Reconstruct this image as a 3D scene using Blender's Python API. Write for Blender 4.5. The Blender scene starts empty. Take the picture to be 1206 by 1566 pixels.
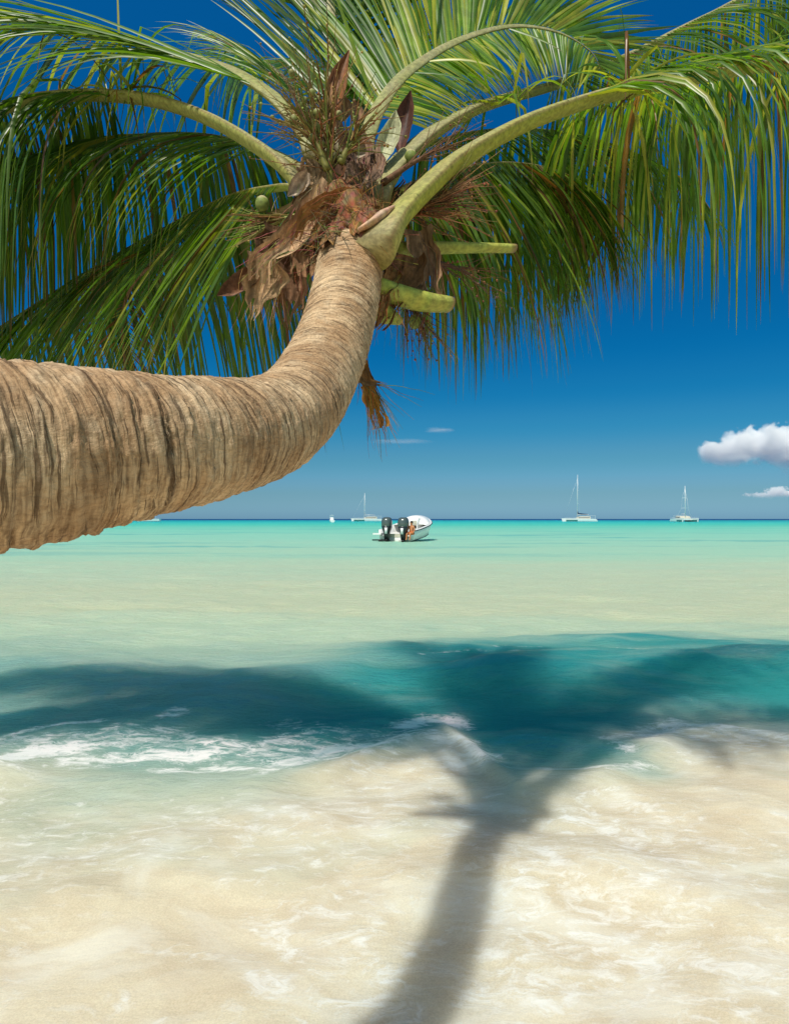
import bpy, math, random
import numpy as np
from mathutils import Vector, Matrix
R = math.radians
random.seed(7)
RNG = np.random.default_rng(11)
scene = bpy.context.scene
C = scene.collection

# ------------------------------------------------------------------ camera
F, CX, HY, CAMZ = 1044.0, 603.0, 793.5, 1.5      # focal length in photo pixels, centre column, horizon row, eye height
cam_d = bpy.data.cameras.new('camera'); cam = bpy.data.objects.new('camera', cam_d); C.objects.link(cam)
cam.location = (0, 0, CAMZ); cam.rotation_euler = (R(90), 0, 0)
cam_d.sensor_fit = 'VERTICAL'; cam_d.sensor_height = 36.0; cam_d.lens = 36.0 * F / 1566.0
cam_d.shift_y = 10.5 / 1566.0
cam_d.clip_start = 0.05; cam_d.clip_end = 60000
scene.camera = cam

def P(px, py, d):
    return Vector(((px - CX) / F * d, d, CAMZ - (py - HY) / F * d))
def G(px, py, z=0.0):                              # point of the water plane seen at a photo pixel
    d = (CAMZ - z) * F / (py - HY)
    return ((px - CX) / F * d, d)

# ------------------------------------------------------------------ tags
def tag(o, label=None, cat=None, group=None, kind=None):
    if label: o['label'] = label
    if cat: o['category'] = cat
    if group: o['group'] = group
    if kind: o['kind'] = kind
    return o
def empty(name, loc, rz=0.0):
    o = bpy.data.objects.new(name, None); C.objects.link(o)
    o.location = loc; o.rotation_euler = (0, 0, rz); o.empty_display_size = 0.2
    return o

# ------------------------------------------------------------------ noise in numpy
def _hash(ix, iy, seed):
    h = (ix.astype(np.int64) * 374761393 + iy.astype(np.int64) * 668265263 + seed * 974634777) & 0x7fffffff
    h = ((h ^ (h >> 13)) * 1274126177) & 0x7fffffff
    return ((h ^ (h >> 16)) & 0xffff) / 65535.0
def vnoise(x, y, seed=0):
    xi = np.floor(x); yi = np.floor(y); fx = x - xi; fy = y - yi
    fx = fx*fx*fx*(fx*(fx*6-15)+10); fy = fy*fy*fy*(fy*(fy*6-15)+10)
    a = _hash(xi, yi, seed); b = _hash(xi+1, yi, seed); c = _hash(xi, yi+1, seed); d = _hash(xi+1, yi+1, seed)
    return (a*(1-fx)+b*fx)*(1-fy) + (c*(1-fx)+d*fx)*fy
def vnoise3(x, y, z, seed=0):
    zi = np.floor(z); fz = z - zi; fz = fz*fz*(3-2*fz)
    return vnoise(x + zi*57.31, y + zi*23.17, seed)*(1-fz) + vnoise(x + (zi+1)*57.31, y + (zi+1)*23.17, seed)*fz
def fbm3(x, y, z, seed=0, oct=4, gain=0.5):
    s = 0; a = 1; t = 0
    for k in range(oct):
        s = s + a*vnoise3(x*2**k + 13.7*k, y*2**k - 7.3*k, z*2**k + 3.1*k, seed + k); t += a; a *= gain
    return s / t
def fbm(x, y, seed=0, oct=4, gain=0.5):
    s = 0; a = 1; t = 0
    for k in range(oct):
        s = s + a * vnoise(x*2**k + 13.7*k, y*2**k - 7.3*k, seed + k); t += a; a *= gain
    return s / t

# ------------------------------------------------------------------ mesh builder
class MB:
    def __init__(s): s.v = []; s.f = []; s.c = []; s.smooth = True
    def vert(s, p, c=(1, 1, 1)):
        s.v.append((p[0], p[1], p[2])); s.c.append((c[0], c[1], c[2], 1)); return len(s.v) - 1
    def build(s, name, mat, parent=None, smooth=True, loc=None):
        me = bpy.data.meshes.new(name); me.from_pydata(s.v, [], s.f); me.update()
        if s.c:
            ca = me.color_attributes.new('tint', 'FLOAT_COLOR', 'POINT')
            ca.data.foreach_set('color', np.array(s.c, np.float32).ravel())
        if smooth: me.polygons.foreach_set('use_smooth', [True] * len(me.polygons))
        o = bpy.data.objects.new(name, me); C.objects.link(o)
        me.materials.append(mat)
        if parent:
            o.parent = parent
            o.matrix_parent_inverse = parent_world(parent).inverted()
        return o
    def tube(s, pts, radii, nseg=8, flat=1.0, up=Vector((0, 0, 1)), col=(1, 1, 1), cap=True, cols=None, top=1.0, shade=None):
        pts = [Vector(p) for p in pts]; rings = []
        N = None
        for i, p in enumerate(pts):
            t = (pts[min(i+1, len(pts)-1)] - pts[max(i-1, 0)]).normalized()
            if N is None:
                b = t.cross(up)
                if b.length < 1e-3: b = t.cross(Vector((1, 0, 0)))
                b.normalize(); N = b.cross(t).normalized()
            else:
                N = (N - t * N.dot(t)).normalized(); b = t.cross(N).normalized()
            ring = []
            for k in range(nseg):
                a = 2*math.pi*k/nseg
                h = math.sin(a)*radii[i]*flat*(top if math.sin(a) > 0 else 1)
                c = cols[i] if cols else col
                ring.append(s.vert(p + b*math.cos(a)*radii[i] + N*h, shade(c, a, i) if shade else c))
            rings.append(ring)
        for i in range(len(rings)-1):
            for k in range(nseg):
                s.f.append((rings[i][k], rings[i][(k+1) % nseg], rings[i+1][(k+1) % nseg], rings[i+1][k]))
        if cap:
            s.f.append(tuple(reversed(rings[0]))); s.f.append(tuple(rings[-1]))
    def box(s, c, size, col=(1, 1, 1), rz=0.0, taper=1.0):
        c = Vector(c); hx, hy, hz = [q/2 for q in size]; ca, sa = math.cos(rz), math.sin(rz); ids = []
        for z in (-hz, hz):
            k = taper if z > 0 else 1
            for x, y in ((-hx, -hy), (hx, -hy), (hx, hy), (-hx, hy)):
                X, Y = x*k, y*k
                ids.append(s.vert((c.x + X*ca - Y*sa, c.y + X*sa + Y*ca, c.z + z), col))
        a = ids
        s.f += [(a[3], a[2], a[1], a[0]), (a[4], a[5], a[6], a[7]), (a[0], a[1], a[5], a[4]), (a[1], a[2], a[6], a[5]), (a[2], a[3], a[7], a[6]), (a[3], a[0], a[4], a[7])]
    def loft(s, rings, col=(1, 1, 1), closed=True, cap=True):
        ids = [[s.vert(p, col) for p in r] for r in rings]; n = len(ids[0])
        for i in range(len(ids)-1):
            for k in range(n if closed else n-1):
                s.f.append((ids[i][k], ids[i][(k+1) % n], ids[i+1][(k+1) % n], ids[i+1][k]))
        if cap:
            s.f.append(tuple(reversed(ids[0]))); s.f.append(tuple(ids[-1]))
def parent_world(o):
    M = Matrix.LocRotScale(o.location, o.rotation_euler, o.scale)
    return (parent_world(o.parent) @ o.matrix_parent_inverse @ M) if o.parent else M

def catmull(pts, n):
    """n evenly spaced samples (by arc length) of a Catmull-Rom curve through pts"""
    pts = [Vector(p) for p in pts]
    q = [pts[0]*2 - pts[1]] + pts + [pts[-1]*2 - pts[-2]]
    dense = []
    for i in range(1, len(q)-2):
        for k in range(24):
            t = k/24; a, b, c, d = q[i-1], q[i], q[i+1], q[i+2]
            dense.append(0.5*((2*b) + (c-a)*t + (2*a-5*b+4*c-d)*t*t + (3*b-a-3*c+d)*t**3))
    dense.append(pts[-1])
    L = [0]
    for i in range(1, len(dense)): L.append(L[-1] + (dense[i]-dense[i-1]).length)
    out = []; j = 0
    for i in range(n):
        s = L[-1]*i/(n-1)
        while j < len(L)-2 and L[j+1] < s: j += 1
        u = (s-L[j])/max(L[j+1]-L[j], 1e-9)
        out.append(dense[j].lerp(dense[j+1], min(u, 1)))
    return out, L[-1]

# ------------------------------------------------------------------ material helpers
class NT:
    def __init__(s, name):
        s.m = bpy.data.materials.new(name); s.m.use_nodes = True; s.t = s.m.node_tree; s.t.nodes.clear()
        s.out = s.t.nodes.new('ShaderNodeOutputMaterial')
    def n(s, typ, **kw):
        nd = s.t.nodes.new(typ)
        for k, v in kw.items():
            if k.startswith('i_'):
                nd.inputs[k[2:].replace('_', ' ')].default_value = v
            else: setattr(nd, k, v)
        return nd
    def l(s, a, b): s.t.links.new(a, b)
    def _set(s, sock, v):
        if hasattr(v, 'is_output'): s.l(v, sock)
        elif v is not None:
            try: sock.default_value = v
            except Exception: sock.default_value = (*v, 1)
    def math(s, op, a, b=None, c=None, clamp=False):
        nd = s.t.nodes.new('ShaderNodeMath'); nd.operation = op; nd.use_clamp = clamp
        for i, v in enumerate((a, b, c)): s._set(nd.inputs[i], v)
        return nd.outputs[0]
    def mix(s, f, a, b, blend='MIX'):
        nd = s.t.nodes.new('ShaderNodeMix'); nd.data_type = 'RGBA'; nd.blend_type = blend
        s._set(nd.inputs[0], f); s._set(nd.inputs[6], a); s._set(nd.inputs[7], b)
        return nd.outputs[2]
    def ramp(s, f, stops, interp='LINEAR'):
        nd = s.t.nodes.new('ShaderNodeValToRGB'); cr = nd.color_ramp; cr.interpolation = interp
        while len(cr.elements) < len(stops): cr.elements.new(0.5)
        for e, (p, c) in zip(cr.elements, stops):
            e.position = p; e.color = (c, c, c, 1) if isinstance(c, (int, float)) else (*c, 1)
        s._set(nd.inputs[0], f); return nd.outputs[0]
    def maprange(s, v, a, b, c=0.0, d=1.0, smooth=True):
        nd = s.t.nodes.new('ShaderNodeMapRange'); nd.interpolation_type = 'SMOOTHSTEP' if smooth else 'LINEAR'
        s._set(nd.inputs[0], v)
        for i, q in enumerate((a, b, c, d)): nd.inputs[i+1].default_value = q
        return nd.outputs[0]
    def noise(s, vec, scale, detail=4, rough=0.55, dist=0.0, w=None):
        nd = s.t.nodes.new('ShaderNodeTexNoise')
        s._set(nd.inputs['Vector'], vec); nd.inputs['Scale'].default_value = scale
        nd.inputs['Detail'].default_value = detail; nd.inputs['Roughness'].default_value = rough; nd.inputs['Distortion'].default_value = dist
        return nd.outputs['Fac']
    def attr(s, name):
        nd = s.t.nodes.new('ShaderNodeAttribute'); nd.attribute_name = name; return nd
    def obj(s): return s.t.nodes.new('ShaderNodeTexCoord').outputs['Object']
    def vmap(s, vec, scale=(1, 1, 1), loc=(0, 0, 0), rot=(0, 0, 0)):
        nd = s.t.nodes.new('ShaderNodeMapping'); s.l(vec, nd.inputs[0])
        nd.inputs['Scale'].default_value = scale; nd.inputs['Location'].default_value = loc; nd.inputs['Rotation'].default_value = rot
        return nd.outputs[0]
    def bump(s, h, strength=0.5, dist=0.01, normal=None):
        nd = s.t.nodes.new('ShaderNodeBump'); nd.inputs['Strength'].default_value = strength; nd.inputs['Distance'].default_value = dist
        s.l(h, nd.inputs['Height'])
        if normal: s.l(normal, nd.inputs['Normal'])
        return nd.outputs[0]
    def pbr(s, col, rough=0.5, spec=0.5, normal=None, **kw):
        nd = s.t.nodes.new('ShaderNodeBsdfPrincipled')
        s._set(nd.inputs['Base Color'], col); s._set(nd.inputs['Roughness'], rough); s._set(nd.inputs['Specular IOR Level'], spec)
        if normal: s.l(normal, nd.inputs['Normal'])
        for k, v in kw.items(): s._set(nd.inputs[k.replace('_', ' ')], v)
        return nd.outputs[0]
    def fin(s, shader): s.l(shader, s.out.inputs['Surface']); return s.m

def plain(name, col, rough=0.4, spec=0.5, metal=0.0, var=0.08, scale=6.0, bump=0.0):
    t = NT(name); o = t.obj(); nz = t.noise(o, scale, 5)
    c = t.mix(t.maprange(nz, 0.3, 0.7), [q*(1-var) for q in col], [min(1, q*(1+var)) for q in col])
    nrm = t.bump(nz, bump, 0.01) if bump else None
    return t.fin(t.pbr(c, rough, spec, nrm, Metallic=metal))

def leaf_mat(name, trans=0.4, rough=0.36):
    t = NT(name); a = t.attr('tint').outputs['Color']; o = t.obj()
    nz = t.noise(o, 9, 3); c = t.mix(t.maprange(nz, 0.25, 0.75), (0.75, 0.75, 0.75), (1.25, 1.2, 1.1))
    c = t.mix(1.0, a, c, 'MULTIPLY')
    p = t.pbr(c, rough, 0.55)
    tr = t.n('ShaderNodeBsdfTranslucent'); t.l(t.mix(1.0, c, (1.7, 1.95, 0.5), 'MULTIPLY'), tr.inputs[0])
    mx = t.n('ShaderNodeMixShader'); mx.inputs[0].default_value = trans; t.l(p, mx.inputs[1]); t.l(tr.outputs[0], mx.inputs[2])
    return t.fin(mx.outputs[0])
def tint_mat(name, rough=0.5, spec=0.4, streak=(40, 40, 4), bump=0.4, dist=0.004, var=(0.6, 1.3)):
    t = NT(name); a = t.attr('tint').outputs['Color']; o = t.vmap(t.obj(), streak)
    nz = t.noise(o, 1.0, 6, 0.6)
    c = t.mix(t.maprange(nz, 0.3, 0.7), (var[0],)*3, (var[1],)*3); c = t.mix(1.0, a, c, 'MULTIPLY')
    return t.fin(t.pbr(c, rough, spec, t.bump(nz, bump, dist)))

M = {}
M['leaf'] = leaf_mat('leaf_green', .42)
M['petiole'] = tint_mat('petiole_skin', 0.6, 0.3, (60, 60, 60), 0.5, 0.004, (0.68, 1.22))
M['fibre'] = tint_mat('dry_fibre', 0.85, 0.15, (60, 60, 12), 0.9, 0.006, (0.55, 1.35))
M['twig'] = tint_mat('flower_twig', 0.6, 0.3, (80, 80, 80), 0.2, 0.002, (0.7, 1.25))
M['white'] = plain('white_gelcoat', (0.82, 0.82, 0.79), 0.25, 0.5, 0, 0.04, 2)
M['offwhite'] = plain('cream_gelcoat', (0.62, 0.58, 0.47), 0.4, 0.4, 0, 0.08, 3)
M['engine'] = plain('engine_grey', (0.018, 0.022, 0.025), 0.25, 0.5, 0, 0.15, 6)
M['engine_top'] = plain('engine_silver_green', (0.085, 0.11, 0.105), 0.22, 0.6, 0.2, 0.12, 6)
M['black'] = plain('black_rubber', (0.015, 0.016, 0.017), 0.5)
M['glass'] = plain('smoked_glass', (0.05, 0.07, 0.09), 0.08, 0.6)
M['navy'] = plain('navy_canvas', (0.012, 0.03, 0.09), 0.8, 0.2)
M['alu'] = plain('mast_aluminium', (0.75, 0.76, 0.76), 0.35, 0.5, 0.2)
M['antifoul'] = plain('green_hull_paint', (0.02, 0.17, 0.16), 0.5)
M['skin'] = plain('tanned_skin', (0.50, 0.20, 0.085), 0.5, 0.4)
M['hair'] = plain('dark_hair', (0.02, 0.014, 0.01), 0.6)
M['shorts'] = plain('orange_shorts', (0.62, 0.17, 0.05), 0.8, 0.2)

# ------------------------------------------------------------------ world and sun
SA, SB = 0.28, 0.56                                  # metres a shadow moves right / away for each metre of height
sun_dir = Vector((-SA, -SB, 1.0)).normalized()
sun_el = math.asin(sun_dir.z); sun_rot = math.atan2(sun_dir.x, sun_dir.y) % (2*math.pi)
w = bpy.data.worlds.new('World'); scene.world = w; w.use_nodes = True
wt = w.node_tree; wt.nodes.clear()
wo = wt.nodes.new('ShaderNodeOutputWorld'); bg = wt.nodes.new('ShaderNodeBackground'); sky = wt.nodes.new('ShaderNodeTexSky')
sky.sky_type = 'NISHITA'; sky.sun_disc = False; sky.sun_elevation = sun_el; sky.sun_rotation = sun_rot
sky.altitude = 0; sky.air_density = 1.0; sky.dust_density = 0.6; sky.ozone_density = 3.0
hs = wt.nodes.new('ShaderNodeHueSaturation'); hs.inputs['Saturation'].default_value = 1.35; hs.inputs['Hue'].default_value = 0.49
wt.links.new(sky.outputs[0], hs.inputs['Color'])
# polarised deep blue ahead, filtered by height; warm shadow fill added behind the camera
tc = wt.nodes.new('ShaderNodeTexCoord'); sz = wt.nodes.new('ShaderNodeSeparateXYZ'); wt.links.new(tc.outputs['Generated'], sz.inputs[0])
cr = wt.nodes.new('ShaderNodeValToRGB'); cr.color_ramp.interpolation = 'EASE'
for k, (p, c) in enumerate([(0, (.44, .88, 1.58)), (.041, (.385, .70, 1.05)), (.089, (.31, .67, .87)), (.136, (.17, .66, .875)), (.182, (.07, .62, .87)), (.24, (.025, .60, .88)), (.45, (.02, .73, 1.06)), (.60, (.05, .90, 1.25)), (1.0, (.60, .80, .95))]):
    e = cr.color_ramp.elements[k] if k < 2 else cr.color_ramp.elements.new(p)
    e.position = p; e.color = (*c, 1)
mu = wt.nodes.new('ShaderNodeMix'); mu.data_type = 'RGBA'; mu.blend_type = 'MULTIPLY'; mu.inputs[0].default_value = 1
wt.links.new(sz.outputs[2], cr.inputs[0]); wt.links.new(hs.outputs[0], mu.inputs[6]); k1 = wt.nodes.new('ShaderNodeMix'); k1.data_type = 'RGBA'; k1.blend_type = 'MULTIPLY'; k1.inputs[0].default_value = 1; k1.inputs[7].default_value = (.63, .63, .63, 1)
wt.links.new(cr.outputs[0], k1.inputs[6])
mr = wt.nodes.new('ShaderNodeMapRange'); mr.interpolation_type = 'SMOOTHSTEP'; mr.inputs[1].default_value = -.1; mr.inputs[2].default_value = .55; wt.links.new(sz.outputs[1], mr.inputs[0])
k2 = wt.nodes.new('ShaderNodeMix'); k2.data_type = 'RGBA'; k2.inputs[6].default_value = (1.22, 1.04, .74, 1); wt.links.new(mr.outputs[0], k2.inputs[0]); wt.links.new(k1.outputs[2], k2.inputs[7])
wt.links.new(k2.outputs[2], mu.inputs[7]); wt.links.new(mu.outputs[2], bg.inputs[0])
bg.inputs[1].default_value = 0.135
wt.links.new(bg.outputs[0], wo.inputs[0])
sd = bpy.data.lights.new('sun', 'SUN'); sd.energy = 4.1; sd.angle = R(1.6); sd.color = (1.0, 0.945, 0.85)
so = bpy.data.objects.new('sun', sd); C.objects.link(so)
so.rotation_euler = sun_dir.to_track_quat('Z', 'Y').to_euler(); so.location = (-20, -40, 70)
scene.view_settings.view_transform = 'Standard'; scene.view_settings.look = 'None'
scene.view_settings.exposure = 0; scene.view_settings.gamma = 1
scene.cycles.volume_bounces = 24; scene.cycles.max_bounces = 24; scene.cycles.transparent_max_bounces = 16

# ------------------------------------------------------------------ palm tree
palm = empty('palm_tree', (-2.35, -.75, 0.17))
tag(palm, 'coconut palm with bent tan ringed trunk leaning over the surf', 'palm tree')

def build_trunk():
    ctrl = [(-2.35, -.75, -0.3), (-2.28, -.68, 0.35), (-2.05, -.45, 0.90), (-1.70, -.12, 1.26), (-1.27, .30, 1.47), (-.88, .68, 1.555),
            P(0, 697, .985), P(110, 690, 1.06), P(215, 681, 1.15), P(320, 671, 1.30), P(405, 655, 1.50), P(458, 618, 1.68),
            P(492, 562, 1.86), P(514, 505, 1.98), P(528, 450, 2.08), P(536, 395, 2.17), P(536, 350, 2.25), P(530, 300, 2.33)]
    rad = [0.24, 0.19, 0.17, 0.158, 0.15, 0.143, 0.137, 0.129, 0.119, 0.112, 0.109, 0.107, 0.105, 0.103, 0.104, 0.103, 0.100, 0.07]
    NS, NA = 1700, 150
    pts, L = catmull(ctrl, NS)
    # arc position of controls, to interpolate radii
    pa = np.array([list(p) for p in pts]); ca = np.array([list(Vector(c)) for c in ctrl])
    idx = [int(np.argmin(((pa - c)**2).sum(1))) for c in ca]; idx[0] = 0; idx[-1] = NS-1; idx = np.array(idx)
    rr = np.interp(np.arange(NS), idx, rad); k = np.ones(81)/81; rr = np.convolve(np.pad(rr, 40, 'edge'), k, 'valid')
    s = np.linspace(0, L, NS)
    # frames
    T = np.gradient(pa, axis=0); T /= np.linalg.norm(T, axis=1)[:, None]
    N = np.zeros_like(pa); B = np.zeros_like(pa); nv = np.array([0, 0, 1.0])
    for i in range(NS):
        nv = nv - T[i]*nv.dot(T[i]); nv /= np.linalg.norm(nv); N[i] = nv; B[i] = np.cross(T[i], nv)
    S, A = np.meshgrid(s, np.linspace(0, 2*np.pi, NA, endpoint=False), indexing='ij')
    cx, cy = np.cos(A), np.sin(A)
    def pn(fs, fa, seed, oct=3):                     # noise periodic round the trunk
        return fbm3(S*fs + 40, cx*fa + 40, cy*fa + 40, seed, oct)
    mid = np.interp(s, s[idx[[0, 7, 9, 11, 13, -1]]], [1, 1, .85, .6, .38, .28])[:, None]  # coarse rings low down, fine high up
    # ring coordinate with slant and wobble
    slant = 0.022*np.cos(A - 2.1)*mid + 0.010*np.cos(2*A+1)*mid
    wob = (pn(8, 1.0, 3) - .5)*0.028*mid + (pn(22, 3, 5) - .5)*0.008
    Sw = S + slant + wob
    gap = np.interp(s, s[idx], [.06]*6 + [.040, .042, .044, .046, .050, .044, .034, .028, .024, .021, .02, .02])
    ring_no = np.concatenate([[0], np.cumsum((s[1]-s[0])/gap)[:-1]])
    rn = np.interp(Sw, s, ring_no)
    rn = rn + (vnoise(rn*0.0 + np.floor(rn), np.zeros_like(rn), 9)-.5)*0.4
    fr = rn - np.floor(rn)
    amp = np.interp(s, s[idx[[0, 7, 10, 12, -1]]], [.0066, .0066, .0062, .0050, .0042])[:, None]
    fr_ = np.clip(fr, 0, 1); step = np.where(fr < .84, (fr_/.84)**1.3, 1 - np.clip((fr_-.84)/.16, 0, 1)**.6)   # overlapping collars
    broke = np.clip((pn(10, 1.0, 21) - .30)*3.2, 0.35, 1)
    disp = amp*(step-.4)*broke*1.1
    # second fainter set of rings
    rn2 = rn*2.63 + (pn(14, 2, 33)-.5)*2.2; f2 = rn2 - np.floor(rn2)
    disp += amp*.38*(np.abs(f2-.5)*2)*np.clip((pn(12, 3, 41)-.35)*3, 0, 1)
    disp += (pn(5, 0.6, 51, 3)-.5)*0.006 + (pn(70, 7, 61, 4)-.5)*0.0060*mid + (pn(150, 14, 71, 3)-.5)*0.004
    # deep splits along some scars
    spl = np.clip(1-np.abs(fr-.9)/.07, 0, 1)*np.clip((pn(14, 1.5, 81)-.52)*7, 0, 1)
    disp -= spl*0.010*np.clip(mid*1.4, .35, 1)
    Rr = rr[:, None] + disp
    V = pa[:, None, :] + (B[:, None, :]*cx[..., None] + N[:, None, :]*cy[..., None])*Rr[..., None]
    # bark colour: pale grey-tan skin, brown scars, streaks of weathering
    pale = np.array([.66, .48, .30]); tan = np.array([.46, .295, .165]); dark = np.array([.10, .055, .03]); grey = np.array([.52, .41, .28])
    m1 = np.clip((pn(14, 1.3, 91, 5)-.38)*3.4, 0, 1)[..., None]
    col = tan*(1-m1) + pale*m1
    m2 = np.clip((pn(40, 4, 95, 4)-.5)*4, 0, 1)[..., None]*.5; col = col*(1-m2) + grey*m2
    m2b = np.clip((pn(10, .9, 97, 4)-.5)*4, 0, 1)[..., None]*.55*mid[..., None]; col = col*(1-m2b) + tan*.72*m2b
    sc = np.clip(1-np.abs(fr-.90)/.10, 0, 1)*np.clip((pn(12, 1.2, 99, 3)-.28)*3.5, .25, 1)
    sc2 = np.clip(1-np.abs(f2-.5)/.10, 0, 1)*np.clip((pn(14, 1.1, 101, 3)-.40)*4, 0, .85)
    m3 = np.clip(np.maximum(sc, sc2)*.85 + spl*.6, 0, 1)[..., None]; col = col*(1-m3) + dark*m3
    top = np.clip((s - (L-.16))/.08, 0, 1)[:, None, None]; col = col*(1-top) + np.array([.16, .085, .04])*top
    idx = np.arange(NS*NA).reshape(NS, NA)
    q = np.stack([idx[:-1], np.roll(idx, -1, 1)[:-1], np.roll(idx, -1, 1)[1:], idx[1:]], -1).reshape(-1, 4)
    me = bpy.data.meshes.new('trunk'); me.vertices.add(NS*NA); me.vertices.foreach_set('co', V.astype(np.float32).ravel())
    me.loops.add(len(q)*4); me.loops.foreach_set('vertex_index', q.astype(np.int32).ravel())
    me.polygons.add(len(q)); me.polygons.foreach_set('loop_start', np.arange(0, len(q)*4, 4, dtype=np.int32))
    me.update(calc_edges=True)
    me.polygons.foreach_set('use_smooth', np.ones(len(q), bool))
    ca_ = me.color_attributes.new('tint', 'FLOAT_COLOR', 'POINT')
    ca_.data.foreach_set('color', np.concatenate([col, np.ones(col.shape[:2]+(1,))], -1).astype(np.float32).ravel())
    sa = me.attributes.new('along', 'FLOAT_VECTOR', 'POINT')
    sa.data.foreach_set('vector', np.stack([Sw, cx*.13, cy*.13], -1).astype(np.float32).ravel())
    t = NT('palm_bark'); a = t.attr('tint').outputs['Color']; al = t.attr('along').outputs['Vector']
    n1 = t.noise(t.vmap(al, (190, 15, 15)), 1, 6, .65)       # fine rings
    n2 = t.noise(t.vmap(al, (110, 170, 170)), 1, 5, .6)       # fibres along the trunk
    n3 = t.noise(t.vmap(al, (320, 320, 320)), 1, 3, .6)
    c = t.mix(t.maprange(n1, .33, .62), (.62, .58, .54), (1.14, 1.13, 1.1)); c = t.mix(1, a, c, 'MULTIPLY')
    c2 = t.mix(t.maprange(n2, .3, .6), (.80, .77, .74), (1.08, 1.08, 1.08)); c = t.mix(1, c, c2, 'MULTIPLY')
    crack = t.maprange(t.noise(t.vmap(al, (125, 5.5, 5.5), (3, 5, 1)), 1, 4, .7), .43, .36)
    c = t.mix(t.math('MULTIPLY', crack, .7), c, (.075, .04, .02))
    h = t.math('ADD', t.math('MULTIPLY', n1, .5), t.math('ADD', t.math('MULTIPLY', n2, .35), t.math('MULTIPLY', n3, .25)))
    h = t.math('SUBTRACT', h, t.math('MULTIPLY', crack, .35))
    me.materials.append(t.fin(t.pbr(c, .85, .2, t.bump(h, .75, .008))))
    o = bpy.data.objects.new('trunk', me); C.objects.link(o); o.parent = palm; o.matrix_parent_inverse = parent_world(palm).inverted()
    return o
build_trunk()

def rv(a): return random.uniform(-a, a)

def leaflet(mb, p, d, wdir, L, wid, droop, col, seg=7, kink=None, tipcol=None, fold=.35, stiff=1.0):
    """one leaflet: a V-folded blade whose axis bends under its own weight"""
    d = d.normalized(); wdir = (wdir - d*wdir.dot(d)).normalized(); st = L/seg; prev = None; pos = p.copy()
    for k in range(seg+1):
        u = k/seg
        wd = wid*(0.45 + 2.6*u if u < .2 else (1-(u-.2)/.8)**.75*0.97 + .03)
        nr = d.cross(wdir)
        c = col
        if tipcol is not None and u > .72: c = [a + (b-a)*(u-.72)/.28 for a, b in zip(col, tipcol)]
        a = mb.vert(pos + wdir*wd*.5, c); b = mb.vert(pos - nr*wd*fold*.5, [q*1.12 for q in c]); e = mb.vert(pos - wdir*wd*.5, c)
        if prev: mb.f.append((prev[0], prev[1], b, a)); mb.f.append((prev[1], prev[2], e, b))
        prev = (a, b, e)
        pos = pos + d*st
        g = droop*st*(0.35 + 1.5*u)
        if kink and abs(u - kink) < .5/seg: g += 2.6
        d = (d + Vector((rv(.03), rv(.03), -g))).normalized()
        wdir = (wdir - d*wdir.dot(d)).normalized()

GREEN = [(.072, .140, .012), (.100, .172, .016), (.045, .100, .012), (.135, .195, .020), (.070, .135, .018)]
YELLO = [(.24, .24, .03), (.20, .22, .03)]
BROWN = [(.17, .075, .028), (.22, .11, .045), (.12, .06, .03)]
def leafcol(dead=0.04, young=.08, tone=1.0):
    r = random.random()
    c = random.choice(BROWN) if r < dead else random.choice(YELLO) if r < dead + young else random.choice(GREEN)
    f = random.uniform(.75, 1.25)*tone
    return [q*f for q in c]

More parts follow.
